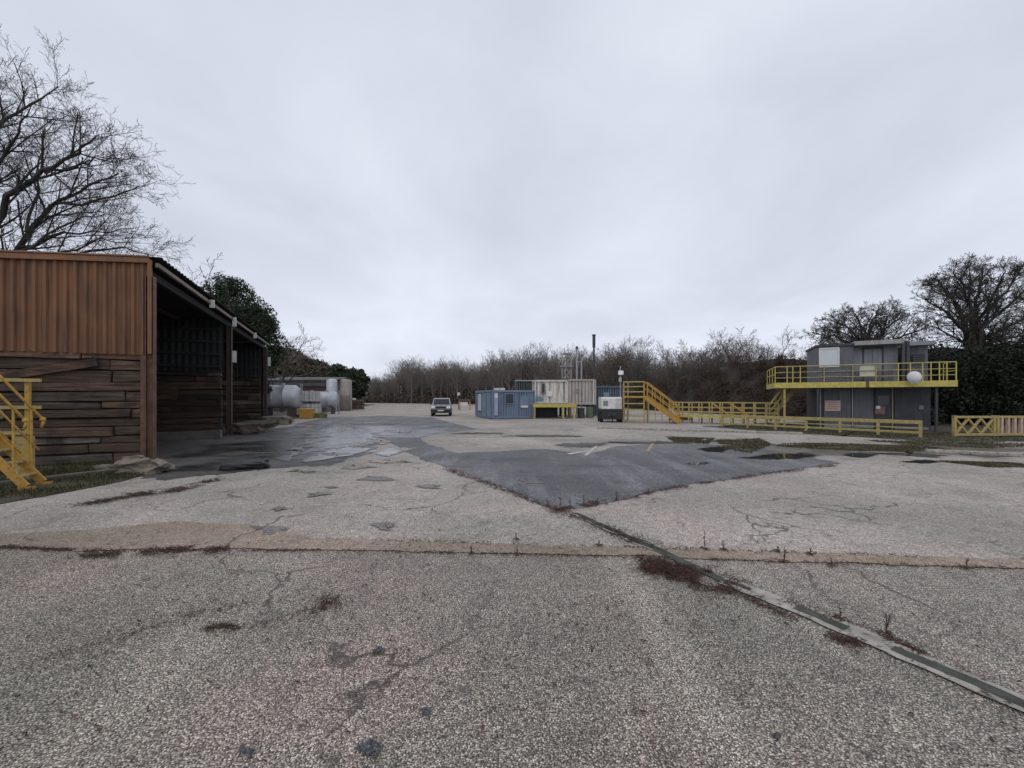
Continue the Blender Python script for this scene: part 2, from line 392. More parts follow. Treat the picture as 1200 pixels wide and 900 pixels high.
# the far pale concrete lane between the tanks and the cabins is the ground itself
M_PAINT = mat('worn road paint', (0.62, 0.61, 0.58), (0.36, 0.35, 0.34), scale=9, dirt=0.8, dirtc=(0.12, 0.12, 0.12))
M_YLINE = mat('worn orange road paint', (0.5, 0.3, 0.16), (0.3, 0.2, 0.13), scale=9, dirt=0.8, dirtc=(0.12, 0.11, 0.1))
sheet('painted_line', P((684, 534), (688, 534), (701, 523), (698, 523)), 0.013, M_PAINT, amp=0.01, seed=7)
sheet('painted_line', P((757, 529), (761, 529), (770, 515), (767, 515)), 0.013, M_YLINE, amp=0.01, seed=8)
sheet('painted_line', P((668, 533), (690, 529), (690, 528), (664, 532)), 0.013, M_PAINT, amp=0.01, seed=9)
M_DAMP = ground_mat('patched asphalt', (0.24, 0.225, 0.21), (0.16, 0.152, 0.142), (0.25, 0.22, 0.2), 60, 0.6, None, base_rough=0.55)
for i_, (px, py, w, h) in enumerate(((441, 561, 22, 5), (372, 580, 14, 4), (327, 597, 11, 3), (318, 622, 26, 5), (452, 617, 20, 5), (505, 571, 16, 3), (390, 571, 9, 2.5), (620, 566, 14, 3))):
    pts = [(px + w * math.cos(a) * (1 + 0.4 * math.sin(3 * a + i_) + 0.25 * math.sin(5 * a + 2 * i_)), py + h * math.sin(a) * (1 + 0.35 * math.cos(2 * a + i_))) for a in [k * math.pi / 8 for k in range(16)]]
    soft_sheet('asphalt_patch', P(*pts), 0.0132 + 0.0001 * i_, soften(M_DAMP, 4), amp=0.1, step=0.04, freq=3, seed=i_ * 3.1)

for i_, (px, py, w, h) in enumerate(((458, 541, 30, 4), (415, 548, 26, 3), (470, 527, 16, 3), (432, 513, 20, 3), (398, 500, 18, 2), (470, 506, 24, 2), (352, 552, 26, 3), (372, 512, 20, 2.2), (420, 522, 22, 2.4), (392, 533, 26, 2.6), (446, 519, 18, 2), (360, 500, 16, 1.6), (430, 496, 22, 1.5), (340, 527, 14, 2))):
    pts = [(px + w * math.cos(a) * (1 + 0.35 * math.sin(3 * a + i_)), py + h * math.sin(a) * (1 + 0.3 * math.cos(2 * a + i_))) for a in [k * math.pi / 8 for k in range(16)]]
    soft_sheet('concrete_patch', P(*pts), 0.0151 + 0.0002 * i_ + (0.008 if i_ > 6 else 0), soften(M_CONC, 2.2), amp=0.3, step=0.06, freq=2.5, seed=60 + i_ * 2.3)
for i_, (px, py, w, h) in enumerate(((640, 511, 60, 1.4), (760, 519, 70, 1.6), (850, 517, 60, 1.6), (560, 508, 40, 1.0), (680, 522, 40, 3.0), (440, 497, 40, 1.4))):
    pts = [(px + w * math.cos(a), py + h * math.sin(a)) for a in [k * math.pi / 8 for k in range(16)]]
    soft_sheet('tarmac_patch', P(*pts), 0.0141 + 0.00015 * i_, soften(M_TARM, 1.2), amp=0.4, step=0.1, freq=1.6, seed=90 + i_ * 1.7)
M_STAIN = ground_mat('damp stained aggregate', (0.10, 0.105, 0.115), (0.07, 0.075, 0.085), (0.10, 0.095, 0.095), 85, 1.0, None, base_rough=0.5)
for i_, (px, py, w, h) in enumerate(((433, 880, 20, 14), (291, 883, 14, 6), (500, 838, 12, 6), (446, 764, 10, 4), (906, 862, 9, 5))):
    pts = [(px + w * math.cos(a), py + h * math.sin(a)) for a in [k * math.pi / 8 for k in range(16)]]
    soft_sheet('damp_stain', P(*pts), 0.0146, soften(M_STAIN, 22), amp=0.03, step=0.012, freq=8, seed=120 + i_ * 1.7)

# standing water
tw = NT('standing water')
tw.col((0.03, 0.032, 0.03)); tw.rough(0.02); tw.b.inputs['IOR'].default_value = 1.33
tw.bump(tw.noise(6, 2), 0.03, 0.01)
M_WATER = tw.m
M_POOL = soften(M_WATER, 2.4, 0.06, 0.4)
tw = NT('thin water film'); tw.col(tw.mix(tw.noise(1.5, 5), (0.06, 0.062, 0.066), (0.12, 0.12, 0.122))); tw.rough(tw.rng(tw.noise(2.0, 5), 0.35, 0.65, 0.1, 0.3)); tw.bump(tw.noise(4, 5, 0.65), 0.22, 0.03); tw.b.inputs['Specular IOR Level'].default_value = 0.7
M_FILM = soften(tw.m, 1.6, 0.1, 0.3)
for i_, pl in enumerate((
        ((335, 545), (372, 531), (415, 523), (445, 526), (415, 534), (375, 542)),
        ((345, 524), (380, 515), (425, 512), (446, 517), (402, 522), (368, 527)),
        ((345, 510), (385, 500), (425, 500), (400, 507), (368, 512)),
        ((430, 534), (458, 524), (476, 529), (455, 537)),
        ((318, 540), (345, 528), (356, 531), (335, 543)),
        ((345, 497), (378, 491), (420, 491), (378, 499)),
        ((338, 522), (362, 503), (400, 496), (436, 502), (452, 518), (430, 532), (392, 538), (352, 540)),
        ((858, 537), (900, 532), (948, 531), (972, 534), (940, 539), (890, 540)),
        ((978, 533), (1010, 530), (1032, 533), (1008, 538)),
        ((815, 526), (840, 523), (862, 526), (845, 531), (826, 530)),
        ((905, 524), (950, 521), (1000, 521), (965, 526)),
        ((1020, 524), (1070, 521), (1110, 525), (1060, 528)),
        ((1120, 532), (1160, 530), (1200, 534), (1150, 537)),
        ((800, 543), (830, 542), (838, 545), (810, 546)),
        ((1050, 541), (1085, 538), (1110, 541), (1080, 544)))):
    soft_sheet('puddle', P(*pl), 0.0172 + 0.0006 * (8 - i_ if i_ != 6 else 0), M_FILM if i_ < 7 else M_POOL, amp=0.14, step=0.1, freq=1.1, seed=20 + i_)

# drain channel running to the lower right: two pale kerbs and a dark grating
def strip(pts, off0, off1):
    a, b = [], []
    for i in range(len(pts)):
        p = Vector(pts[i]); q0 = Vector(pts[max(i - 1, 0)]); q1 = Vector(pts[min(i + 1, len(pts) - 1)])
        t = (q1 - q0).normalized(); n = Vector((-t.y, t.x))
        a.append(tuple(p + n * off0)); b.append(tuple(p + n * off1))
    return a + b[::-1]
chan = P((672, 602), (770, 645), (846, 681), (929, 712), (1042, 760), (1200, 828)) + [(3.35, 1.15), (4.1, -0.4)]
M_KERB = mat('drain kerb concrete', (0.50, 0.47, 0.415), (0.30, 0.28, 0.245), scale=7, rough=0.95, bump=0.7, bscale=60, dirt=1.0, dirtc=(0.075, 0.064, 0.05), spec=0.2)
M_GRATE = mat('drain slot infill', (0.10, 0.105, 0.09), (0.055, 0.058, 0.05), scale=7, rough=0.95, spec=0.15, bump=0.3, bscale=80, dirt=0.5, dirtc=(0.05, 0.045, 0.035))
dr = thing('drain_channel', 'long narrow drain channel with pale kerbs and dark infill running towards the lower right corner', 'drain')
def strip_mesh(name, pts, o0, o1, z0, z1, m, parent, amp=0.012, seed=0.0):
    ring = wobble_ring(strip(pts, o0, o1), 0.08, amp, 6, seed)
    bm = bmesh.new(); vs = [bm.verts.new((x, y, z1)) for x, y in ring]; f = bm.faces.new(vs); bm.normal_update()
    if f.normal.z < 0: f.normal_flip()
    bmesh.ops.triangulate(bm, faces=[f]); me = bpy.data.meshes.new(name); bm.to_mesh(me); bm.free(); me.materials.append(m)
    o = bpy.data.objects.new(name, me); COL.objects.link(o); o.parent = parent; return o
strip_mesh('kerb', chan[2:], -0.10, 0.095, 0, 0.0165, M_KERB, dr, 0.016, seed=1)
strip_mesh('infill', chan[:3], -0.055, 0.05, 0, 0.0145, M_GRATE, dr, 0.03, seed=3)
def part_way(a, b, f0, f1): return [tuple(Vector(chan[a]).lerp(Vector(chan[b]), f0)), tuple(Vector(chan[a]).lerp(Vector(chan[b]), f1))]
strip_mesh('infill', part_way(2, 3, 0.02, 0.45), -0.03, 0.03, 0, 0.0185, M_GRATE, dr, 0.03, seed=4)
strip_mesh('infill', part_way(3, 4, 0.02, 0.60), -0.042, 0.042, 0, 0.0185, M_GRATE, dr, 0.022, seed=5)
strip_mesh('infill', part_way(4, 5, 0.05, 1.0) + chan[6:], -0.046, 0.044, 0, 0.0185, M_GRATE, dr, 0.022, seed=6)
strip_mesh('kerb', chan[:2], 0.055, 0.085, 0, 0.0172, M_KERB, dr, 0.045, seed=7)
strip_mesh('kerb', chan[:2], -0.085, -0.06, 0, 0.0172, M_KERB, dr, 0.045, seed=8)

# ------------------------------------------------------------------ materials of the built things
M_RUSTP = mat('brown painted sheeting', (0.20, 0.088, 0.036), (0.13, 0.055, 0.023), scale=0.9, rough=0.65, streak=0.7, dirtc=(0.07, 0.034, 0.018), bump=0.05)
M_TRIM = mat('brown flashing', (0.225, 0.098, 0.04), (0.145, 0.062, 0.026), scale=2, rough=0.55, streak=0.4, dirtc=(0.08, 0.045, 0.03))
M_SLEEP = mat('weathered sleepers', (0.10, 0.08, 0.062), (0.035, 0.024, 0.019), scale=1.6, rough=0.9, isl=0.85, bump=0.7, bscale=14, dirt=0.5, dirtc=(0.085, 0.083, 0.078))
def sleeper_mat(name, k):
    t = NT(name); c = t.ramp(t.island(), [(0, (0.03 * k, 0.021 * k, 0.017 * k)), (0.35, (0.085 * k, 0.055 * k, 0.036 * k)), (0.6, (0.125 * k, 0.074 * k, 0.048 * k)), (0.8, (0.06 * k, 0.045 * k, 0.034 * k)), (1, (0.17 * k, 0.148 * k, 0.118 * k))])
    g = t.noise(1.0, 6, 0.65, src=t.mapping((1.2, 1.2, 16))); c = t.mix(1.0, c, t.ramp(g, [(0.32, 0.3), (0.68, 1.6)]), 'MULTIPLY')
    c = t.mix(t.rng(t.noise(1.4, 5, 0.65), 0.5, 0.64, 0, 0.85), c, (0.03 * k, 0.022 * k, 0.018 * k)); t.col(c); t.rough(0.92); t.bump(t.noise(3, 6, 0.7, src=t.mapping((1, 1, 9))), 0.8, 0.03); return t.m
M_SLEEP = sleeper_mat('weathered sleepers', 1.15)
M_SLEEPD = sleeper_mat('dark sleepers', 0.8)  # same sleepers darkened, with the shed's inner shade put into the colour
M_SLEEPD_ = mat('dark sleepers', (0.075, 0.052, 0.04), (0.028, 0.02, 0.016), scale=1.6, rough=0.9, isl=0.85, bump=0.7, bscale=14, dirt=0.4, dirtc=(0.06, 0.055, 0.05))
M_STEEL = mat('rusty red steel', (0.16, 0.085, 0.06), (0.07, 0.036, 0.025), scale=5, rough=0.7, dirt=0.5, dirtc=(0.05, 0.03, 0.022))
M_DSTEEL = mat('dark rusty steel', (0.09, 0.055, 0.042), (0.045, 0.03, 0.025), scale=5, rough=0.7)
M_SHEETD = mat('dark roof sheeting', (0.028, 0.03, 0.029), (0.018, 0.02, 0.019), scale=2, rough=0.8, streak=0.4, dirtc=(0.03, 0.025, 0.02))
M_FASC = mat('weathered gutter', (0.20, 0.15, 0.12), (0.1, 0.066, 0.05), scale=3, rough=0.6, dirt=0.5)
M_WHITEP = mat('white paint', (0.72, 0.72, 0.70), (0.58, 0.58, 0.56), scale=4, rough=0.5, dirt=0.3, dirtc=(0.3, 0.28, 0.25))
M_YEL = mat('yellow steel paint', (0.52, 0.32, 0.05), (0.38, 0.22, 0.04), scale=7, rough=0.6, dirt=0.85, dirtc=(0.2, 0.105, 0.035))
M_YELP = mat('pale yellow paint', (0.56, 0.48, 0.11), (0.43, 0.36, 0.08), scale=6, rough=0.55, dirt=0.7, dirtc=(0.25, 0.2, 0.07))
M_YELD = mat('grimy yellow paint', (0.45, 0.36, 0.13), (0.32, 0.25, 0.09), scale=7, rough=0.65, dirt=0.85, dirtc=(0.13, 0.11, 0.055))
M_ORA = mat('orange yellow paint', (0.50, 0.28, 0.05), (0.36, 0.19, 0.035), scale=6, rough=0.6, dirt=0.85, dirtc=(0.2, 0.09, 0.03))
M_GREY = mat('blue grey panels', (0.125, 0.133, 0.152), (0.085, 0.091, 0.105), scale=1.5, rough=0.6, streak=0.8, dirtc=(0.065, 0.062, 0.06), dirt=0.35)
M_GREYL = mat('light grey panels', (0.24, 0.255, 0.275), (0.18, 0.19, 0.21), scale=1.5, rough=0.6, streak=0.5, dirtc=(0.12, 0.12, 0.12))
M_GREYD = mat('dark slate panels', (0.062, 0.065, 0.078), (0.04, 0.042, 0.051), scale=1.5, rough=0.65, streak=0.8, dirtc=(0.032, 0.031, 0.032), dirt=0.3)
M_BLUE = mat('faded blue cladding', (0.165, 0.22, 0.31), (0.125, 0.17, 0.245), scale=1.3, rough=0.5, streak=0.55, dirtc=(0.2, 0.23, 0.28), dirt=0.25)
M_BLUEL = mat('pale blue cladding', (0.19, 0.26, 0.34), (0.14, 0.2, 0.27), scale=1.3, rough=0.5, streak=0.5, dirtc=(0.14, 0.17, 0.21))
M_CREAM = mat('off white cabin panels', (0.72, 0.70, 0.65), (0.6, 0.58, 0.53), scale=1.5, rough=0.6, streak=0.85, dirtc=(0.25, 0.21, 0.17), dirt=0.4)
M_PINKG = mat('pinkish grey cabin panels', (0.47, 0.42, 0.39), (0.4, 0.355, 0.33), scale=1.5, rough=0.6, streak=0.5, dirtc=(0.24, 0.2, 0.18))
M_BLK = mat('black steel', (0.022, 0.022, 0.025), (0.012, 0.012, 0.014), scale=5, rough=0.5)
M_RUB = mat('black rubber', (0.02, 0.02, 0.02), rough=0.9)
M_SIL = mat('silver tank steel', (0.50, 0.52, 0.55), (0.40, 0.42, 0.45), scale=1.5, rough=0.42, metallic=0.25, streak=0.4, dirtc=(0.25, 0.25, 0.25))
M_GALV = mat('galvanised steel', (0.42, 0.43, 0.43), (0.30, 0.31, 0.31), scale=5, rough=0.5, metallic=0.3)
M_MAROON = mat('maroon sheeting', (0.12, 0.055, 0.06), (0.085, 0.04, 0.045), scale=1.5, rough=0.7, streak=0.4)
M_ASB = mat('grey fibre roof', (0.15, 0.142, 0.145), (0.1, 0.096, 0.097), scale=1.5, rough=0.9, dirt=0.5, dirtc=(0.12, 0.115, 0.1))
M_BEIGE = mat('beige tank paint', (0.36, 0.315, 0.27), (0.27, 0.23, 0.2), scale=1.2, rough=0.6, streak=0.6, dirtc=(0.17, 0.12, 0.09))
M_CONB = mat('broken concrete', (0.25, 0.21, 0.165), (0.14, 0.12, 0.095), scale=5, rough=0.9, bump=0.7, bscale=18, dirt=0.5, dirtc=(0.1, 0.09, 0.05))
M_PINKS = mat('faded pink sign', (0.62, 0.44, 0.40), (0.52, 0.36, 0.33), scale=6, rough=0.6)
M_REDB = mat('faded red brown sign', (0.25, 0.13, 0.10), (0.16, 0.09, 0.07), scale=6, rough=0.6)
gt = NT('dark window glass'); gt.col((0.012, 0.015, 0.018)); gt.rough(0.06); M_GLASS = gt.m
gt = NT('translucent white sheet'); gt.col(gt.mix(gt.noise(3, 3), (0.60, 0.62, 0.65), (0.5, 0.53, 0.56))); gt.rough(0.25); M_FROST = gt.m
gt = NT('car paint silver'); gt.col((0.27, 0.27, 0.265)); gt.rough(0.32); gt.b.inputs['Metallic'].default_value = 0.4; gt.b.inputs['Coat Weight'].default_value = 0.5; M_CAR = gt.m
gt = NT('lamp glass'); gt.col((0.85, 0.85, 0.82)); gt.rough(0.1); M_LAMP = gt.m
rnd = random.Random(7)

# ------------------------------------------------------------------ the open timber and sheet shed
ARZ = math.atan2(0.386, 0.922)
shed = thing('storage_shed', 'open-sided shed with brown corrugated sheeting over weathered timber sleeper walls and a dark sloping roofline', 'shed', (-9.79, 10.8, 0), ARZ)
SW, SL = 8.0, 17.0
rh = lambda x: 5.45 + 0.088 * x
def sleeper_wall(mb, p0, ux, L, z1, th, nrm, seed):
    q = random.Random(seed); ux = Vector((*ux, 0)); nv = Vector((*nrm, 0)); z = 0.0
    rz = math.atan2(ux.y, ux.x)
    while z < z1 - 0.05:
        h = min(q.choice((0.2, 0.25, 0.25, 0.28, 0.32)), z1 - z); u = -q.uniform(0, 1.8)
        while u < L:
            l = q.choice((2.4, 2.6, 2.6, 3.1)); a, b = max(u, 0), min(u + l, L)
            if b - a > 0.05:
                off = q.uniform(-0.06, 0.06)
                c = Vector((*p0, 0)) + ux * ((a + b) / 2) + nv * off
                mb.box((c.x, c.y, z + h / 2), (b - a - q.uniform(0.008, 0.03), th, h - q.uniform(0.01, 0.06)), rz=rz + q.uniform(-0.012, 0.012), ry=q.uniform(-0.014, 0.014), rx=q.uniform(-0.06, 0.06), jit=0.018, rnd=q)
            u += l
        z += h
    return mb
m = MB(); sleeper_wall(m, (-SW, 0.15), (1, 0), SW - 0.16, 2.9, 0.24, (0, 1), 3)
sw = m.build('timber_wall', M_SLEEP, shed, bevel=0.012)
m = MB(); m.beam((-3.2, -0.03, 2.12), (-1.05, -0.03, 2.62), 0.06, 0.2); m.beam((-4.5, -0.03, 2.05), (-3.1, -0.03, 2.15), 0.06, 0.16)
m.build('slipped_plank', M_SLEEPD, shed)
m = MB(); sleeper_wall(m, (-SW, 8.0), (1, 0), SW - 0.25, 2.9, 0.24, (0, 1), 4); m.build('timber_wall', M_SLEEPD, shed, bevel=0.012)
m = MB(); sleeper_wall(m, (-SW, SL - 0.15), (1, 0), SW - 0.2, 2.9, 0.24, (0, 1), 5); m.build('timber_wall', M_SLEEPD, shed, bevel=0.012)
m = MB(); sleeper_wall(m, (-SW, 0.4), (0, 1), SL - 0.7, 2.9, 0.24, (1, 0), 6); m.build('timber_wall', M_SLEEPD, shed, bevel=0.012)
# sheeting: front gable, back, partition and far gable
m = MB(); m.corr((-SW - 0.05, -0.02, 0), (1, 0, 0), SW + 0.02, 2.84, lambda u: rh(u - SW) - 0.03, pitch=0.19, depth=0.045, nrm=(0, -1, 0))
m.build('corrugated_cladding', M_RUSTP, shed, solid=0.004)
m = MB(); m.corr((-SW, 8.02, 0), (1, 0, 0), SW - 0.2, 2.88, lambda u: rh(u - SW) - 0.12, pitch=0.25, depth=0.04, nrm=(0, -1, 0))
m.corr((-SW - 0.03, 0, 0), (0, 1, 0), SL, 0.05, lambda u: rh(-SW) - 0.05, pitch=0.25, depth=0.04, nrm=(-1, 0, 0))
m.corr((-SW, SL + 0.06, 0), (1, 0, 0), SW - 0.1, 0.05, lambda u: rh(u - SW) - 0.05, pitch=0.25, depth=0.04, nrm=(0, -1, 0))  # this and the back are added down to the ground against light through gaps
m.build('dark_cladding', M_SHEETD, shed, solid=0.004)  # low tone puts the shade inside the shed into the sheet colour
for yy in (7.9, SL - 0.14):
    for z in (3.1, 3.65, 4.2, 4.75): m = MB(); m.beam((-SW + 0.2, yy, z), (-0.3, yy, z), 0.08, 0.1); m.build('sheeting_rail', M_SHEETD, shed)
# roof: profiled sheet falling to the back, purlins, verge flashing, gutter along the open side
m = MB()
k_ = 0; y = -0.16
pr = []
while y < SL + 0.15:
    pr.append((y, 0.0)); pr.append((y + 0.09, 0.0)); pr.append((y + 0.13, 0.035)); pr.append((y + 0.21, 0.035)); y += 0.25
vs = []
for yy, q in pr: vs += [(-SW - 0.25, yy, rh(-SW - 0.25) + q), (0.28, yy, rh(0.28) + q)]
m.add(vs, [(2 * i, 2 * i + 1, 2 * i + 3, 2 * i + 2) for i in range(len(pr) - 1)])
m.build('roof', M_SHEETD, shed, solid=0.006)
for i in range(6):
    x = -0.5 - i * 1.4; m = MB(); m.beam((x, 0.1, rh(x) - 0.12), (x, SL - 0.1, rh(x) - 0.12), 0.07, 0.16); m.build('purlin', M_DSTEEL, shed)
m = MB()
m.beam((-SW - 0.28, -0.11, rh(-SW - 0.28) - 0.05), (0.05, -0.11, rh(0.05) - 0.05), 0.05, 0.2)
m.build('verge_flashing', M_TRIM, shed, bevel=0.01)
m = MB(); m.box((0.05, -0.10, (2.86 + 5.4) / 2), (0.09, 0.06, 5.38 - 2.86)); m.build('corner_flashing', M_TRIM, shed, bevel=0.006)
m = MB(); m.beam((0.2, -0.1, 5.27), (0.2, SL + 0.1, 5.22), 0.09, 0.12); m.build('gutter', M_FASC, shed, bevel=0.015)
m = MB(); m.beam((-0.1, 0.1, 5.1), (-0.1, SL - 0.05, 5.08), 0.1, 0.2); m.build('eaves_beam', M_SHEETD, shed)
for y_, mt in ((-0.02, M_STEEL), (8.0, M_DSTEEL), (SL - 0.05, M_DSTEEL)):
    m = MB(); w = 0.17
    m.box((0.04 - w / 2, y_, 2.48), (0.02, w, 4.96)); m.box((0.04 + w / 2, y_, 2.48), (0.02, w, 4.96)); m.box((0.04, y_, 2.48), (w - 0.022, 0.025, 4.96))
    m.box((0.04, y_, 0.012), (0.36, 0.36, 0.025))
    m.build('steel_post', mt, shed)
m = MB(); m.box((-0.1, -0.06, 1.45), (0.12, 0.05, 2.75)); m.build('post_facing', M_STEEL, shed, bevel=0.01)
for y_, z_, h_ in ((7.9, 5.12, 0.42), (7.9, 3.55, 0.52), (16.95, 4.08, 0.6), (12.4, 5.15, 0.3), (4.6, 5.22, 0.3)):
    m = MB(); m.box((0.275, y_ - 0.14, z_), (0.16, 0.05, h_)); m.box((0.24, y_ - 0.09, z_), (0.05, 0.06, 0.08)); m.build('marker_plate', M_WHITEP, shed, bevel=0.01)

def at_shed(x, y, z=0.0):
    c, s = math.cos(ARZ), math.sin(ARZ)
    return (-9.79 + c * x - s * y, 10.8 + s * x + c * y, z)

# things lying about the shed
m = MB(); m.box((0, 0, 0.17), (3.4, 0.34, 0.32), jit=0.02, rnd=rnd)
t = m.build('timber_baulk', mat('grey baulk', (0.15, 0.135, 0.12), (0.08, 0.07, 0.06), scale=3, bump=0.6, bscale=14), bevel=0.02)
t.location = at_shed(-1.6, 6.4); t.rotation_euler = (0, 0, ARZ + 0.03); tag(t, 'long grey timber baulk lying in front of the shed partition wall', 'timber')
def lump(name, size, m_, loc, rz, label, cat, seed, sub=3, rough=0.28):
    bm = bmesh.new(); bmesh.ops.create_cube(bm, size=1.0)
    bmesh.ops.subdivide_edges(bm, edges=bm.edges[:], cuts=sub, use_grid_fill=True)
    for v in bm.verts:
        n = mnoise.noise_vector(v.co * 2.1 + Vector((seed, 0, 0))) * rough + mnoise.noise_vector(v.co * 6 + Vector((seed, 3, 0))) * rough * 0.25
        l = v.co.length; v.co = v.co * (0.72 + 0.28 * 0.6 / max(l, 0.3)) + n * 0.5
        v.co = Vector((v.co.x * size[0], v.co.y * size[1], max(v.co.z + 0.42, 0.0) * size[2]))
    me = bpy.data.meshes.new(name); bm.to_mesh(me); bm.free(); me.materials.append(m_)
    for p in me.polygons: p.use_smooth = False
    o = bpy.data.objects.new(name, me); COL.objects.link(o); o.location = loc; o.rotation_euler = (0, 0, rz)
    return tag(o, label, cat)
x, y = G(168, 555); lump('concrete_lump', (0.75, 0.4, 0.36), M_CONB, (x, y, 0), 0.3, 'pale broken concrete lump at the foot of the rusty corner post', 'concrete lump', 1.0, sub=5, rough=0.75)
x, y = G(122, 551); lump('stone', (0.28, 0.2, 0.14), M_CONB, (x, y, 0), 0.1, 'small pale stone in the grass by the timber wall', 'stone', 8.0)
x, y = G(287, 549); lump('tarmac_heap', (0.95, 0.5, 0.2), M_BLK, (x, y, 0), 0.25, 'flat black tarmac heap on the wet ground before the shed', 'heap', 4.0)
x, y = at_shed(0.5, 8.6)[:2]; lump('rubble_heap', (1.3, 1.0, 0.5), M_DSTEEL, (x, y, 0), 0.5, 'low brown rubble heap against the second shed post', 'rubble', 6.0, sub=5, rough=0.4)
x, y = at_shed(0.35, 12.5)[:2]; lump('spoil_bank', (1.4, 4.5, 0.4), M_EARTH, (x, y, 0), ARZ, 'long low earth bank along the far bay of the shed', 'earth bank', 9.0, sub=6, rough=0.4)
x, y = at_shed(0.9, 15.4)[:2]; lump('slab_pile', (1.6, 1.2, 0.55), M_CONB, (x, y, 0), 0.2, 'pale concrete slab pieces piled beside the shed\'s last post', 'slab pile', 12.0, sub=4, rough=0.5)
# kerb edging in the grass in front of the timber wall
m = MB(); a = Vector((*G(-60, 577), 0.03)); b = Vector((*G(142, 553), 0.03)); m.beam(a, b, 0.14, 0.13)
tag(m.build('edging_kerb', mat('mossy edging', (0.13, 0.125, 0.095), (0.07, 0.07, 0.045), scale=4, bump=0.5), bevel=0.02), 'mossy edging kerb along the grass below the timber wall', 'kerb')

# ------------------------------------------------------------------ yellow steps beside the shed
st = thing('yellow_steps', 'steep orange and yellow steel steps with handrails at the left edge beside the timber wall', 'steps', (-8.97, 7.38, 0), ARZ)
run, rise, wd = 1.45, 2.05, 0.5
st.scale = (0.92, 0.92, 0.94)
for yy in (0.0, wd):
    m = MB(); m.beam((0, yy, 0.06), (-run, yy, rise), 0.045, 0.14); m.box((0.02, yy, 0.03), (0.24, 0.08, 0.06)); m.build('stringer', M_ORA, st)
for i in range(1, 8):
    f = i / 8; m = MB(); m.box((-run * f, wd / 2, rise * f), (0.2, wd - 0.06, 0.035)); m.build('tread', M_YELD, st)
for yy in (0.0, wd):
    m = MB(); m.cyl((0.0, yy, 1.36), (-run, yy, 1.36 + rise * 0.97), 0.026, n=8)
    m.cyl((0.02, yy, 1.36), (-0.02, yy, 1.19), 0.026, n=8); m.lathe([(0.0, -0.05), (0.04, -0.03), (0.05, 0), (0.04, 0.03), (0, 0.05)], (0.0, yy, 1.36), n=10)
    m.cyl((-0.06, yy, 0.72), (-run, yy, 0.72 + rise * 0.95), 0.02, n=8)
    m.build('handrail', M_YEL, st, smooth=True)
    for f in (0.12, 0.85):
        m = MB(); m.cyl((-run * f, yy, rise * f + 0.05), (-run * f, yy, 1.34 + rise * f), 0.022, n=8); m.build('baluster', M_YEL, st)
gr = thing('guard_frame', 'yellow tube guard frame standing behind the steel steps at the left edge', 'guard rail', at_shed(-1.2, -2.2), ARZ)
for xx in (0.0, -0.48, -1.7):
    m = MB(); m.beam((xx, 0, 0), (xx, 0, 2.08), 0.07); m.build('post', M_YEL, gr)
for zz in (2.06, 1.5, 0.98):
    m = MB(); m.beam((0.22 if zz > 1 else 0.08, -0.05, zz), (-1.75, -0.05, zz), 0.05, 0.07); m.build('rail', M_YELD, gr)
m = MB(); m.box((-0.05, 0, 0.45), (0.28, 0.06, 0.9)); m.build('kick_plate', M_YELD, gr)

# ------------------------------------------------------------------ stacked grey cabins with the yellow balcony
BX, BY = 17.21, 22.62
gb = thing('stacked_cabins', 'two-storey stack of blue-grey site cabins with a yellow railed balcony', 'building', (BX, BY, 0), R(-27))
gb.scale = (0.75, 1, 1)
W, D = 6.3, 2.7
m = MB(); m.box((W / 2, D / 2, 1.2), (W, D, 2.4)); m.build('lower_cabin', M_GREYD, gb, bevel=0.02)
m = MB(); m.box((1.1, D / 2, 3.52), (2.2, D, 2.05)); m.build('upper_cabin', M_GREY, gb, bevel=0.02)
m = MB(); m.box((3.5, D / 2 + 0.2, 3.5), (2.6, D - 0.4, 2.0)); m.build('upper_cabin', M_GREYL, gb, bevel=0.02)
m = MB(); m.box((5.75, D / 2 + 0.15, 3.45), (1.1, D - 0.3, 1.9)); m.build('upper_cabin', M_GREY, gb, bevel=0.02)
m = MB(); m.box((1.1, D / 2, 4.61), (2.34, D + 0.2, 0.12)); m.build('roof', M_GREYD, gb)
m = MB(); m.box((3.5, D / 2, 4.64), (2.62, D + 0.5, 0.22)); m.build('roof', mat('pale grey fascia', (0.36, 0.35, 0.34), (0.27, 0.265, 0.26), scale=3, streak=0.5, dirtc=(0.16, 0.15, 0.14)), gb)
m = MB(); m.box((5.8, D / 2, 4.5), (1.3, D + 0.4, 0.2)); m.build('roof', M_GREYL, gb)
for xx in (4.88, 5.12):
    m = MB(); m.box((xx, -0.03, 3.55), (0.17, 0.14, 2.2)); m.build('column', M_GREYD, gb)
# big white window, its frame, the doors and the notices
fr = MB()
for c, d in (((0.75, -0.02, 4.46), (1.2, 0.06, 0.07)), ((0.75, -0.02, 3.36), (1.2, 0.06, 0.07)), ((0.17, -0.02, 3.91), (0.06, 0.06, 1.03)), ((1.33, -0.02, 3.91), (0.06, 0.06, 1.03))): fr.box(c, d)
wf = fr.build('window', M_WHITEP, gb); m = MB(); m.box((0.75, 0.0, 3.91), (1.1, 0.03, 1.03)); m.build('pane', M_FROST, wf)
for i, (x0, x1) in enumerate(((2.25, 3.35), (3.38, 4.4))):
    m = MB(); m.box(((x0 + x1) / 2, 0.385, 3.55), (x1 - x0 - 0.04, 0.04, 1.5)); m.build('wall_panel', M_GREYL, gb)
m = MB(); m.box((3.35, -0.015 + 0.38, 2.95), (2.3, 0.05, 0.55)); m.build('dado_panel', M_GREY, gb)
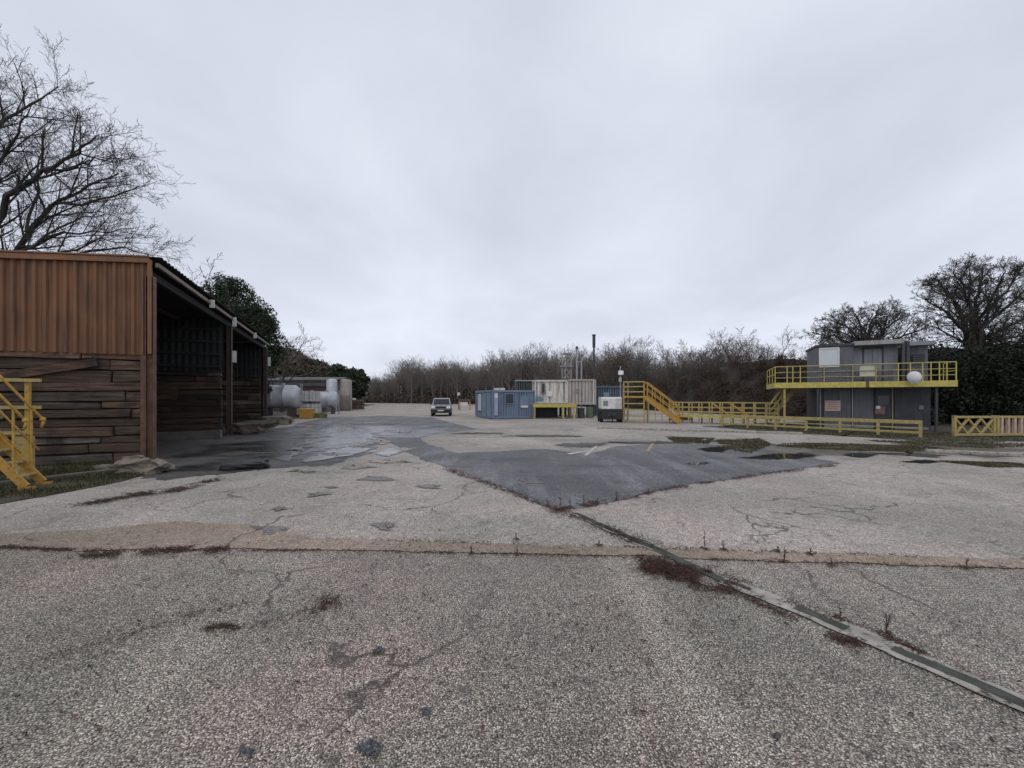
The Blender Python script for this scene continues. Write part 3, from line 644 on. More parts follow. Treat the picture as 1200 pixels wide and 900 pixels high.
for x0, x1 in ((0.08, 0.35), (0.42, 2.05), (2.15, 3.3), (3.36, 4.25), (4.42, 6.2)):
    m = MB(); m.box(((x0 + x1) / 2, -0.018, 1.15), (x1 - x0 - 0.03, 0.04, 2.2)); m.build('cladding_panel', M_GREY if x0 in (0.42, 2.15) else M_GREYD, gb, bevel=0.008)
m = MB(); m.box((3.8, -0.05, 1.1), (0.8, 0.03, 2.0)); d_ = m.build('door', M_GREYD, gb)
m = MB(); m.box((3.8, -0.075, 1.55), (0.62, 0.025, 0.5)); m.build('door_window', M_GLASS, gb)
m = MB(); m.cyl((3.5, -0.11, 1.0), (3.6, -0.11, 1.0), 0.018, n=8); m.cyl((3.5, -0.06, 1.0), (3.5, -0.12, 1.0), 0.014, n=8); m.build('handle', M_GALV, d_)
m = MB(); m.box((0.95, -0.06, 1.25), (0.92, 0.03, 0.58)); s_ = m.build('notice_board', M_PINKS, gb)
m = MB()
for zz in (1.43, 1.33, 1.2, 1.08): m.box((0.95, -0.08, zz), (0.7 if zz != 1.33 else 0.5, 0.008, 0.03))
m.build('faded_print', mat('faded print', (0.42, 0.27, 0.25), scale=12), s_)
m = MB(); m.box((3.62, -0.075, 1.02), (0.55, 0.03, 0.4)); m.build('notice_board', M_REDB, gb)
m = MB(); m.box((3.52, -0.1, 1.18), (0.22, 0.02, 0.16)); m.build('notice_board', M_WHITEP, gb)
m = MB(); m.box((5.8, -0.06, 1.2), (0.22, 0.03, 0.2)); m.build('notice_board', M_GREYL, gb)
for xx in (0.22, 2.1, 4.3):
    m = MB(); m.box((xx, -0.06, 1.2), (0.05, 0.05, 2.38)); m.build('downpipe', M_YELD if xx > 4 else M_GALV, gb)
for x0, x1 in ((0.42, 2.05), (2.15, 3.3), (4.42, 6.2)):
    m = MB(); m.box(((x0 + x1) / 2, -0.045, 2.28), (x1 - x0 - 0.06, 0.03, 0.09)); m.build('panel_trim', M_GREYL, gb); m = MB(); m.box(((x0 + x1) / 2, -0.045, 0.12), (x1 - x0 - 0.06, 0.03, 0.14)); m.build('panel_trim', M_GREYL, gb)
m = MB(); m.box((5.75, 0.12, 3.75), (0.62, 0.05, 0.42))
for k in range(4): m.box((5.75, 0.09, 3.6 + k * 0.1), (0.56, 0.03, 0.05), rx=0.5)
m.build('vent', M_GREYD, gb)
m = MB(); m.box((2.85, 0.34, 3.5), (0.07, 0.06, 1.9)); m.box((3.95, 0.34, 3.5), (0.07, 0.06, 1.9)); m.box((3.4, 0.34, 4.4), (1.03, 0.06, 0.07)); m.build('door_frame', M_GREYD, gb)
m = MB(); m.cyl((2.3, -0.1, 4.5), (4.75, -0.1, 4.48), 0.05, n=8); m.build('gutter', M_GREYD, gb)
# balcony: deck, fascia, railing, braces
X0, X1, YB = -2.8, 6.93, -1.2
m = MB(); m.box(((X0 + X1) / 2, YB / 2, 2.45), (X1 - X0, -YB, 0.06)); m.box(((X0 - 0.1) / 2, D / 2, 2.45), (-X0 - 0.12, D, 0.06)); m.build('balcony_deck', M_GALV, gb)
for a, b in ((X0 - 0.05, 2.45), (2.62, X1 + 0.05)):
    m = MB(); m.box(((a + b) / 2, YB - 0.03, 2.38), (b - a, 0.06, 0.3)); m.build('balcony_fascia', M_YELP, gb, bevel=0.008)
m = MB(); m.box((2.535, YB - 0.03, 2.38), (0.165, 0.07, 0.32)); m.build('fascia_bracket', M_STEEL, gb)
m = MB(); m.box((X0 - 0.02, YB / 2 + D / 2, 2.38), (0.06, D - YB, 0.3)); m.build('balcony_fascia', M_YELP, gb)
posts = [X0, X0 + 0.75, X0 + 1.1, X0 + 1.55, 0.15, 1.75, 3.0, 4.15, 4.75, 5.35, 5.75, 6.15, 6.5, X1]
for xx in posts:
    m = MB(); m.beam((xx, YB, 2.5), (xx, YB, 3.42), 0.05); m.build('railing_post', M_YELP if not 0 < xx < 4 else M_YELD, gb)
for zz, r_ in ((3.42, 0.03), (3.1, 0.02), (2.8, 0.02)):
    m = MB(); m.cyl((X0, YB, zz), (X1, YB, zz), r_, n=8); m.build('railing_rail', M_YELD, gb)
m = MB()
for zz in (3.42, 3.0): m.cyl((X0, YB, zz), (X0, D, zz), 0.025, n=8)
for yy in (0, D / 2, D): m.cyl((X0, yy, 2.5), (X0, yy, 3.42), 0.025, n=8)
m.build('side_railing', M_YELP, gb)
m = MB()
for zz in (3.42, 3.0): m.cyl((X1, YB, zz), (X1, 0.0, zz), 0.025, n=8)
m.cyl((X1, 0, 2.5), (X1, 0, 3.42), 0.025, n=8)
m.build('side_railing', M_YELP, gb)
m = MB(); m.box((2.58, YB + 0.05, 3.1), (0.85, 0.02, 0.62)); m.build('railing_board', mat('pale cream board', (0.52, 0.53, 0.43), (0.42, 0.43, 0.34), scale=3), gb)
m = MB(); m.box((0.75, YB + 0.06, 2.98), (2.0, 0.015, 0.72)); m.build('railing_mesh_panel', M_GREY, gb)
for a, b in (((-2.2, YB + 0.1, 0.0), (-2.2, YB + 0.1, 2.4)), ((-0.2, YB + 0.1, 0.0), (-0.2, YB + 0.1, 2.4)), ((6.1, YB + 0.2, 0), (6.1, YB + 0.2, 2.4))):
    m = MB(); m.beam(a, b, 0.12); m.build('balcony_leg', M_YELD if a[0] < -1 else M_GREYD, gb)
sa, sb = Vector((*at(902, 24.6)[:2], 0.0)), Vector((*at(934, 23.9)[:2], 0.0)); L = (sb - sa).length
as_ = thing('access_stair', 'steep dull yellow stair under the left end of the grey cabins balcony', 'stair', sa, math.atan2(sb.y - sa.y, sb.x - sa.x))
for yy in (0.0, 0.8):
    m = MB(); m.beam((0, yy, 0.3), (L, yy, 2.36), 0.06, 0.2); m.build('stringer', M_YELD, as_)
    m = MB(); m.cyl((0, yy, 1.25), (L * 0.5, yy, 2.3), 0.03, n=8); m.cyl((0, yy, 0.8), (L * 0.7, yy, 2.25), 0.022, n=8); m.build('handrail', M_YELP, as_)
    for k in range(3): m = MB(); f = k / 4.2; m.cyl((L * f, yy, 0.3 + 2.1 * f), (L * f, yy, min(1.25 + 2.1 * f, 2.3)), 0.028, n=8); m.build('baluster', M_YELD, as_)
for k in range(1, 9): m = MB(); f = k / 9; m.box((L * f, 0.4, 0.3 + 2.1 * f), (0.22, 0.72, 0.04)); m.build('tread', M_GALV, as_)
# round white dish on the balcony edge
ds = thing('satellite_dish', 'round white dish fixed to the yellow balcony edge', 'dish', (19.72, 19.62, 2.62), R(-40))
ds.scale = (0.72, 0.8, 0.8)
m = MB(); m.lathe([(0.0, 0.16), (0.14, 0.15), (0.26, 0.1), (0.34, 0.03), (0.37, 0.0), (0.36, -0.02), (0.3, 0.02), (0.0, 0.06)], axis='Y', n=28)
for i, v in enumerate(m.v): m.v[i] = (v[0], -v[1], v[2] + 0.1)
m.build('dish', M_WHITEP, ds, smooth=True)
m = MB(); m.cyl((0, 0.0, 0.05), (0, 0.32, -0.06), 0.03, n=8); m.box((0, -0.02, -0.22), (0.4, 0.07, 0.12)); m.build('bracket', M_GALV, ds)
# dark lean-to between the cabins and the hedge
# ------------------------------------------------------------------ yellow barriers and walkway
def barrier(name, a, b, zt, posts, label, th=0.16, m1=M_YELD, lower=True):
    a, b = Vector((*a, 0)), Vector((*b, 0)); L = (b - a).length; rz = math.atan2(b.y - a.y, b.x - a.x)
    t = thing(name, label, 'barrier', a, rz)
    m = MB(); m.box((L / 2, 0, zt - th / 2), (L, 0.1, th)); m.build('top_beam', m1, t, bevel=0.01)
    if lower: m = MB(); m.box((L / 2, 0, 0.2), (L, 0.08, 0.1)); m.build('lower_rail', m1, t, bevel=0.008)
    m = MB(); m.box((L / 2, 0, zt * 0.55), (L, 0.05, 0.05)); m.build('middle_rail', m1, t)
    for k in range(posts):
        xx = 0.06 + (L - 0.12) * k / (posts - 1); m = MB(); m.box((xx, 0.02, zt / 2), (0.11, 0.11, zt)); m.build('post', m1, t)
    return t
barrier('ramp_barrier', at(845, 23.4)[:2], at(1081, 17.1)[:2], 0.72, 7, 'low yellow ramp barrier with a broad top beam in front of the grey cabins')
# raised walkway with railings behind it
wa, wb = Vector(at(785, 27.6)), Vector(at(912, 23.9)); L = (wb - wa).length
wk = thing('raised_walkway', 'yellow raised walkway with thin railings between the stair tower and grey cabins', 'walkway', wa, math.atan2(wb.y - wa.y, wb.x - wa.x))
m = MB(); m.box((L / 2, 0.4, 0.5), (L, 0.9, 0.05)); m.build('deck', M_GALV, wk)
m = MB(); m.box((L / 2, -0.07, 0.47), (L + 0.3, 0.05, 0.16)); m.build('edge_beam', M_YELP, wk)
for yy in (-0.05, 0.85):
    for zz in (1.38, 1.05, 0.75):
        m = MB(); m.beam((0, yy, zz), (L, yy, zz), 0.07); m.build('rail', M_YELD, wk)
    for k in range(11):
        xx = L * k / 10; m = MB(); m.beam((xx, yy, 0.0), (xx, yy, 1.38), 0.08); m.build('post', M_YELD, wk)
m = MB(); m.beam((2.6, -0.1, 1.4), (3.7, -0.1, 0.55), 0.09); m.beam((3.6, -0.1, 1.4), (4.7, -0.1, 0.6), 0.09); m.build('brace', M_YEL, wk)
m = MB(); m.box((0.1, -0.12, 0.75), (0.36, 0.03, 0.5)); m.build('notice_board', M_WHITEP, wk)
# barrier at the right edge: lattice then upright bars
ra, rb = Vector(at(1117, 17.3)), Vector((26.0, 17.6, 0)); L = (rb - ra).length
rbr = thing('bar_barrier', 'low yellow and pink barrier of lattice and upright bars at the right edge', 'barrier', ra, math.atan2(rb.y - ra.y, rb.x - ra.x))
for zz in (0.86, 0.1):
    m = MB(); m.box((L / 2, 0, zz), (L, 0.1, 0.1)); m.build('rail', M_YELD, rbr, bevel=0.01)
for xx in (0.05, 1.85, 2.0):
    m = MB(); m.box((xx, 0, 0.48), (0.1, 0.11, 0.9)); m.build('post', M_YELD, rbr)
m = MB()
for k in range(3):
    x0 = 0.12 + k * 0.58; m.beam((x0, 0, 0.15), (x0 + 0.56, 0, 0.8), 0.07); m.beam((x0, 0.03, 0.8), (x0 + 0.56, 0.03, 0.15), 0.07)
m.build('lattice', M_YELD, rbr)
M_PBAR = mat('faded pink bars', (0.55, 0.40, 0.30), (0.42, 0.28, 0.2), scale=4, dirt=0.4)
xx = 2.2
while xx < L:
    m = MB(); m.box((xx, 0, 0.48), (0.11, 0.09, 0.66)); m.build('upright_bar', M_PBAR, rbr); xx += 0.3

# ------------------------------------------------------------------ yellow stair tower
tw_ = thing('stair_tower', 'tall yellow steel stair tower with a landing and orange steps beside the black generator trailer', 'stair tower', at(731, 27.6), R(-28))
LW, LD, LZ = 1.35, 1.3, 1.75
for xx in (0.0, LW):
    for yy in (0.0, LD):
        m = MB(); m.beam((xx, yy, 0), (xx, yy, 2.8), 0.08); m.build('post', M_YELD if yy else M_YEL, tw_)
for zz in (2.78, 2.45, 2.1, 1.3, 0.9, 0.45, 0.12):
    m = MB(); m.beam((0, -0.03, zz), (LW, -0.03, zz), 0.05, 0.08); m.build('rail', M_YELD, tw_)
    m = MB(); m.beam((0, 0, zz + 0.002), (0, LD, zz + 0.002), 0.05, 0.07); m.build('rail', M_YELD, tw_)
m = MB(); m.box((LW / 2, LD / 2, LZ), (LW + 0.1, LD + 0.1, 0.12)); m.build('landing', M_YEL, tw_)
RX = 2.25
for yy in (0.05, LD - 0.05):
    m = MB(); m.beam((LW, yy, LZ), (LW + RX, yy, 0.05), 0.06, 0.26); m.build('stringer', M_ORA, tw_)
    m = MB(); m.cyl((LW, yy, LZ + 1.03), (LW + RX * 0.93, yy, 1.1), 0.035, n=8); m.cyl((LW, yy, LZ + 0.6), (LW + RX * 0.95, yy, 0.62), 0.03, n=8); m.build('handrail', M_YEL, tw_)
    for k in range(5):
        f = k / 4.3; m = MB(); m.cyl((LW + RX * f, yy, LZ * (1 - f) + 0.05), (LW + RX * f, yy, LZ * (1 - f) + 1.02), 0.028, n=8); m.build('baluster', M_YEL, tw_)
for k in range(1, 9):
    f = k / 9; m = MB(); m.box((LW + RX * f, LD / 2, LZ * (1 - f)), (0.25, LD - 0.16, 0.06)); m.build('tread', M_ORA, tw_)
m = MB()
for k in range(4): m.beam((LW + 0.3 + k * 0.42, 0.02, 0.0), (LW + 0.3 + k * 0.42, 0.02, 1.35 - k * 0.33), 0.05)
m.beam((LW, 0.02, 0.62), (LW + 2.0, 0.02, 0.62), 0.05); m.build('under_frame', M_YELD, tw_)
fl = thing('floodlight', 'small white floodlight on a thin pole above the yellow stair tower', 'floodlight', at(727, 27.9), R(-10))
m = MB(); m.cyl((0, 0, 0), (0, 0, 3.9), 0.035, n=8); m.build('pole', M_GALV, fl)
m = MB(); m.box((0.02, -0.1, 3.42), (0.36, 0.16, 0.3)); m.build('lamp_head', M_WHITEP, fl, bevel=0.03)
m = MB(); m.box((0.02, -0.185, 3.42), (0.28, 0.015, 0.22)); m.build('lamp_glass', M_LAMP, fl)
m = MB(); m.box((-0.02, -0.06, 2.95), (0.18, 0.1, 0.3)); m.build('control_box', M_GALV, fl)

# ------------------------------------------------------------------ generator trailer
gx = at(715, 28.2)
gn = thing('generator_trailer', 'white box generator on a black wheeled trailer left of the yellow stair tower', 'generator', gx, R(-6))
m = MB(); m.prism([(-0.7, 0.92), (1.2, 0.92), (1.2, 1.68), (1.1, 1.74), (-0.6, 1.74), (-0.7, 1.66)], -0.68, 0.68); bd = m.build('canopy', M_WHITEP, gn, bevel=0.02)
m = MB(); m.box((-0.4, -0.715, 1.32), (0.32, 0.03, 0.34))
for k in range(4): m.box((-0.4, -0.735, 1.2 + k * 0.08), (0.28, 0.02, 0.025))
m.build('vent', M_GREYL, bd)
m = MB(); m.box((0.45, -0.71, 1.32), (0.36, 0.02, 0.66)); m.build('access_door', mat('pinkish white panel', (0.62, 0.56, 0.53), scale=3), bd)
m = MB(); m.box((0, 0.25, 0.8), (1.5, 2.0, 0.2)); m.box((0, -0.72, 0.45), (1.35, 0.12, 0.5)); m.build('chassis', M_BLK, gn, bevel=0.02)
for sx in (-1, 1):
    for yy in (-0.35, 0.75):
        m = MB(); m.lathe([(0.16, -0.1), (0.3, -0.11), (0.35, -0.07), (0.35, 0.07), (0.3, 0.11), (0.16, 0.1)], (sx * 0.66, yy, 0.352), axis='X', n=20); wl = m.build('wheel', M_RUB, gn, smooth=True)
        m = MB(); m.cyl((sx * 0.6, yy, 0.352), (sx * 0.74, yy, 0.352), 0.165, n=14); m.build('rim', M_GREYL, wl)
m = MB(); m.beam((0, -0.75, 0.6), (0, -1.15, 0.42), 0.08); m.cyl((0, -1.1, 0.0), (0, -1.1, 0.5), 0.04, n=8); m.build('drawbar', M_BLK, gn)
m = MB(); m.box((0, -0.79, 0.55), (0.5, 0.02, 0.16)); m.build('reflector_board', M_GREYD, gn)

# ------------------------------------------------------------------ cabins of the middle distance
def cabin(name, label, loc, rz, W, D, Z0, Z1, m_wall, m_roof, dep=0.035, pitch=0.22):
    t = thing(name, label, 'cabin', loc, rz)
    m = MB(); m.box((W / 2, D / 2, (Z0 + Z1) / 2), (W - 0.1, D - 0.1, Z1 - Z0 - 0.05))
    m.corr((0.04, 0.05, 0), (1, 0, 0), W - 0.08, Z0 + 0.1, Z1 - 0.1, pitch, dep, (0, -1, 0)); m.corr((W - 0.05, 0.04, 0), (0, 1, 0), D - 0.08, Z0 + 0.1, Z1 - 0.1, pitch, dep, (1, 0, 0))
    m.corr((W - 0.04, D - 0.05, 0), (-1, 0, 0), W - 0.08, Z0 + 0.1, Z1 - 0.1, pitch, dep, (0, 1, 0)); m.corr((0.05, D - 0.04, 0), (0, -1, 0), D - 0.08, Z0 + 0.1, Z1 - 0.1, pitch, dep, (-1, 0, 0))
    m.build('wall', m_wall, t)
    m = MB()
    for x in (0.03, W - 0.03):
        for y in (0.03, D - 0.03): m.box((x, y, (Z0 + Z1) / 2), (0.12, 0.12, Z1 - Z0))
    for z in (Z0 + 0.06, Z1 - 0.05):
        m.box((W / 2, -0.01, z), (W - 0.14, 0.11, 0.13)); m.box((W / 2, D + 0.01, z), (W - 0.14, 0.11, 0.13)); m.box((-0.01, D / 2, z), (0.11, D - 0.14, 0.13)); m.box((W + 0.01, D / 2, z), (0.11, D - 0.14, 0.13))
    m.build('frame', m_wall, t)
    m = MB(); m.box((W / 2, D / 2, Z1 + 0.03), (W + 0.1, D + 0.1, 0.05)); m.build('roof', m_roof, t)
    return t
bl = cabin('blue_cabin', 'faded blue corrugated site cabin with a dark square window on the pale yard', at(577, 31.4), math.atan2(0.36, 0.93), 3.65, 4.75, 0.06, 2.25, M_BLUE, M_GREYL)
def window(t, c, w, h, axis, m_frame, m_pane):
    """A framed opening on the front (axis 'x') or left side (axis 'y') of a cabin."""
    m = MB(); k = 0.05
    for du, dv, a, b in ((0, h / 2, w + 0.1, 0.06), (0, -h / 2, w + 0.1, 0.06), (-w / 2, 0, 0.06, h - 0.06), (w / 2, 0, 0.06, h - 0.06)):
        m.box((c[0] + du, c[1], c[2] + dv) if axis == 'x' else (c[0], c[1] + du, c[2] + dv), (a, k, b) if axis == 'x' else (k, a, b))
    f = m.build('window', m_frame, t); m = MB(); m.box(c, (w, 0.02, h) if axis == 'x' else (0.02, w, h)); m.build('pane', m_pane, f); return f
window(bl, (1.42, -0.03, 1.62), 0.72, 0.78, 'x', M_BLUE, M_GLASS)
m = MB(); m.box((0.3, -0.02, 1.2), (0.3, 0.03, 1.8)); m.build('notice_panel', mat('lilac grey panel', (0.36, 0.38, 0.52), (0.28, 0.3, 0.42), scale=3), bl)
m = MB(); m.box((0.3, -0.05, 1.85), (0.3, 0.02, 0.34)); m.build('notice_board', M_WHITEP, bl)
m = MB(); m.box((2.72, -0.03, 0.98), (0.6, 0.03, 0.16)); m.build('notice_board', M_WHITEP, bl)
m = MB(); m.box((2.72, -0.02, 1.35), (0.75, 0.03, 0.95)); m.build('louvre_panel', M_BLUE, bl)
window(bl, (-0.03, 3.4, 1.3), 0.7, 1.35, 'y', M_WHITEP, M_FROST)
m = MB(); m.box((-0.02, 2.1, 1.1), (0.04, 1.0, 1.95)); d_ = m.build('door', M_BLUEL, bl); m = MB(); m.box((-0.06, 1.72, 1.05), (0.06, 0.05, 0.14)); m.build('handle', M_GALV, d_)
m = MB(); m.box((-0.018, 0.85, 1.15), (0.03, 1.2, 1.9)); m.build('side_panel', M_BLUEL, bl)
m = MB(); m.box((0.85, 0.8, 2.38), (0.75, 0.6, 0.2)); m.build('roof_vent', M_CREAM, bl)

cc = cabin('cream_cabin', 'raised off-white site cabin with a narrow dark window above the yellow platform', at(627, 35), R(2), 2.85, 2.6, 1.22, 3.22, M_CREAM, M_GREYL, dep=0.012, pitch=0.6)
window(cc, (0.72, -0.05, 2.5), 0.28, 0.85, 'x', M_GREYL, M_GLASS)
m = MB(); m.box((1.25, -0.04, 2.05), (0.55, 0.03, 0.5)); m.build('notice_board', M_WHITEP, cc)
m = MB(); m.box((0.35, -0.03, 1.55), (0.6, 0.03, 0.5)); m.build('lower_panel', M_BLUEL, cc)
m = MB()
for x in (0.2, 2.6):
    for y in (0.2, 2.4): m.box((x, y, 0.6), (0.2, 0.2, 1.2))
m.build('support', M_BLK, cc)
pc = cabin('pink_grey_cabin', 'raised pinkish-grey cabin beside the off-white one, dull ribbed walls', at(665, 35.2), R(2), 2.5, 2.6, 1.1, 3.3, M_PINKG, M_ASB, dep=0.015, pitch=0.3)
m = MB(); m.box((0.9, -0.05, 2.3), (0.25, 0.03, 0.35)); m.build('vent', M_GREYL, pc)
m = MB(); m.box((2.3, -0.05, 2.2), (0.1, 0.05, 2.0)); m.build('downpipe', M_CREAM, pc)
m = MB()
for x in (0.2, 2.3):
    for y in (0.2, 2.4): m.box((x, y, 0.55), (0.2, 0.2, 1.1))
m.build('support', M_BLK, pc)
M_BLUED0 = mat('grey teal cladding', (0.12, 0.14, 0.15), (0.08, 0.095, 0.1), scale=1.3, rough=0.6, streak=0.5)
gc = cabin('green_grey_cabin', 'pale-roofed grey-green cabin half hidden behind the blue cabin', at(604, 39), R(0), 2.0, 2.4, 0, 3.35, M_BLUED0, M_WHITEP)
m = MB(); m.box((1.4, -0.05, 2.6), (0.7, 0.04, 1.0)); m.build('dark_green_panel', mat('dark green panel', (0.05, 0.07, 0.055), scale=3), gc)
M_BLUED = mat('dull blue cladding', (0.105, 0.14, 0.185), (0.08, 0.105, 0.14), scale=1.3, rough=0.6, streak=0.5)
b2 = cabin('dull_blue_cabin', 'dull blue container cabin behind the white generator', at(694, 37.5), R(-2), 3.0, 2.4, 0, 2.75, M_BLUED, M_BLUED)
m = MB(); m.box((1.3, -0.05, 1.9), (0.5, 0.03, 0.6)); m.build('panel', M_BLUEL, b2)
# yellow platform in front of the cream cabin
yp = thing('yellow_platform', 'bright yellow loading platform on legs under the off-white cabin', 'platform', at(625, 32.2), R(2))
PW = 3.45
m = MB(); m.box((PW / 2, 1.1, 1.12), (PW, 2.2, 0.06)); m.build('deck', M_YELD, yp)
m = MB(); m.box((PW / 2, -0.03, 1.07), (PW + 0.04, 0.06, 0.3)); m.box((PW + 0.03, 1.1, 1.07), (0.06, 2.2, 0.28)); m.build('edge_beam', M_YELP, yp, bevel=0.01)
for xx, yy in ((0.1, 0.05), (2.42, 0.05), (3.3, 0.05), (0.1, 2.1), (3.3, 2.1)):
    m = MB(); m.box((xx, yy, 0.46), (0.14, 0.14, 0.92)); m.build('leg', M_YELP if xx > 1 and yy < 1 else M_YELD, yp)
m = MB(); m.box((PW / 2 - 0.5, 1.9, 0.45), (PW - 1.4, 0.1, 0.85)); m.build('under_shade_board', M_BLK, yp)  # added black board; stands in for the shade under the deck
# clutter under and beside it
def barrel(loc, h, r, m_, label, name='barrel'):
    m = MB(); m.lathe([(0, 0), (r * 0.96, 0), (r, 0.02), (r, h * 0.33), (r * 1.03, h * 0.34), (r, h * 0.36), (r, h * 0.66), (r * 1.03, h * 0.67), (r, h * 0.69), (r, h - 0.02), (r * 0.96, h), (r * 0.93, h - 0.015), (0, h - 0.02)], n=20)
    o = m.build(name, m_); o.location = loc; return tag(o, label, 'barrel')
barrel(at(681, 33.2), 0.85, 0.29, M_GREYD, 'dark steel barrel standing right of the yellow platform legs')
barrel(at(691, 33.6), 0.9, 0.29, mat('green barrel paint', (0.12, 0.16, 0.10), (0.08, 0.1, 0.06), scale=4), 'green barrel beneath the pinkish-grey cabin')

# masts above the cabins
lm = thing('pipework_mast', 'pale lattice mast with small platforms rising behind the off-white cabin', 'mast', at(664, 41), R(20))
m = MB()
for x in (-0.35, 0.35):
    for y in (-0.35, 0.35): m.beam((x, y, 0), (x, y, 6.3), 0.07)
for k in range(9):
    z = 0.4 + k * 0.68
    for (x0, y0), (x1, y1) in (((-.35, -.35), (.35, -.35)), ((.35, -.35), (.35, .35)), ((.35, .35), (-.35, .35)), ((-.35, .35), (-.35, -.35))):
        m.beam((x0, y0, z), (x1, y1, z), 0.05); m.beam((x0, y0, z), (x1, y1, min(z + 0.68, 6.3)), 0.04)
m.build('lattice', mat('pale mast paint', (0.44, 0.42, 0.40), (0.3, 0.28, 0.26), scale=5), lm)
for z in (4.9, 6.2):
    m = MB(); m.box((0, 0, z), (1.0, 1.0, 0.08)); m.build('platform', M_GALV, lm)
m = MB(); m.cyl((0.15, 0, 6.2), (0.15, 0, 7.2), 0.035, n=8); m.cyl((-0.2, 0.1, 6.2), (-0.2, 0.1, 6.8), 0.05, n=8); m.build('aerial', M_GALV, lm)
ps = thing('pipe_stack', 'thin grey pipe stack right of the pale lattice mast', 'pipe', at(676, 41), 0)
m = MB(); m.cyl((0, 0, 0), (0, 0, 6.7), 0.1, n=12); m.cyl((0.5, 0.2, 0), (0.5, 0.2, 5.8), 0.08, n=12); m.beam((0, 0, 5.4), (0.5, 0.2, 5.4), 0.08); m.build('pipe', M_GALV, ps)
m = MB(); m.cyl((0, 0, 6.7), (0, 0, 6.95), 0.16, 0.12, n=12); m.build('cowl', M_GREYD, ps)
dp = thing('lighting_column', 'tall dark lighting column above the pinkish-grey cabin', 'lamp post', at(696, 39), 0)
m = MB(); m.cyl((0, 0, 0), (0, 0, 6.6), 0.13, 0.09, n=12); m.build('column', M_GREYD, dp)
m = MB(); m.cyl((0, 0, 6.6), (0, 0, 7.75), 0.15, 0.15, n=12); m.cyl((0, 0, 7.75), (0, 0, 7.85), 0.19, 0.19, n=12); m.build('lamp_head', M_GREYD, dp)

# ------------------------------------------------------------------ parked silver car, front towards the viewer
car = thing('parked_car', 'silver-grey off-road car parked on the pale yard with its front to the viewer', 'car', at(516.5, 36.2), R(7))
CW = 1.8
m = MB(); m.prism([(0.0, 0.42), (0.02, 0.78), (0.12, 0.98), (1.15, 1.06), (4.0, 1.06), (4.2, 0.95), (4.22, 0.42), (3.9, 0.3), (0.2, 0.3)], -CW / 2, CW / 2, lambda z: 1.0 if z < 0.9 else 0.95)
m.build('body', M_CAR, car, bevel=0.05)
m = MB(); m.prism([(1.15, 1.05), (1.75, 1.6), (2.0, 1.66), (3.8, 1.66), (4.1, 1.06)], -0.86, 0.86, lambda z: 1.0 - 0.22 * (z - 1.05)); m.build('cabin', M_CAR, car, bevel=0.04)
m = MB(); m.add([(-0.74, 1.17, 1.1), (0.74, 1.17, 1.1), (0.66, 1.69, 1.56), (-0.66, 1.69, 1.56)], [(0, 1, 2, 3)]); m.build('windscreen', M_GLASS, car, solid=0.03)
for sx in (-1, 1):
    m = MB(); m.add([(sx * 0.86, 1.45, 1.12), (sx * 0.86, 3.8, 1.12), (sx * 0.775, 3.7, 1.55), (sx * 0.775, 1.9, 1.55)], [(0, 1, 2, 3)]); m.build('side_window', M_GLASS, car, solid=0.03)
    m = MB(); m.box((sx * 0.7, 0.03, 0.82), (0.3, 0.08, 0.18)); m.build('headlight', M_LAMP, car, bevel=0.03)
    m = MB(); m.box((sx * 0.98, 1.35, 1.14), (0.2, 0.1, 0.15)); m.build('mirror', M_BLK, car, bevel=0.03)
    for yy in (0.85, 3.4):
        m = MB(); m.lathe([(0.2, -0.1), (0.32, -0.11), (0.36, -0.07), (0.36, 0.07), (0.32, 0.11), (0.2, 0.1)], (sx * 0.8, yy, 0.362), axis='X', n=22); wl = m.build('wheel', M_RUB, car, smooth=True)
        m = MB(); m.cyl((sx * 0.74, yy, 0.362), (sx * 0.89, yy, 0.362), 0.2, n=16); m.build('rim', M_GALV, wl)
m = MB(); m.box((0, -0.005, 0.82), (0.95, 0.05, 0.2))
m.build('grille', M_BLK, car)
m = MB(); m.box((0, -0.03, 0.52), (1.78, 0.16, 0.26)); m.build('bumper', M_BLK, car, bevel=0.03)
m = MB(); m.box((0, -0.12, 0.54), (0.52, 0.02, 0.11)); m.build('number_plate', M_WHITEP, car)
for sx in (-0.6, 0.6):
    m = MB(); m.beam((sx, 2.0, 1.7), (sx, 3.7, 1.7), 0.04); m.build('roof_rail', M_BLK, car)

# white road barrier and lamp post left of the blue cabin
wbx = at(543, 56)
wb_ = thing('road_barrier', 'small white board barrier on orange legs left of the blue cabin', 'barrier', wbx, 0)
m = MB(); m.box((0, 0, 0.82), (1.25, 0.06, 0.55)); m.build('board', M_WHITEP, wb_, bevel=0.01)
m = MB(); m.box((0.2, 0.1, 1.35), (1.7, 0.5, 0.3)); m.build('rusty_beam', M_STEEL, wb_)
for sx in (-0.5, 0.9):
    m = MB(); m.box((sx, 0.05, 0.6), (0.12, 0.3, 1.2)); m.box((sx, 0.05, 0.05), (0.2, 0.9, 0.1)); m.build('leg', M_ORA, wb_)
lp = thing('bollard_lamp', 'thin post with a small white lamp head left of the white board barrier', 'lamp post', at(537.5, 57), 0)
m = MB(); m.cyl((0, 0, 0), (0, 0, 2.0), 0.06, n=8); m.build('post', M_GREYD, lp)
m = MB(); m.box((0, 0, 2.2), (0.34, 0.3, 0.42)); m.build('lamp_head', M_WHITEP, lp, bevel=0.05)

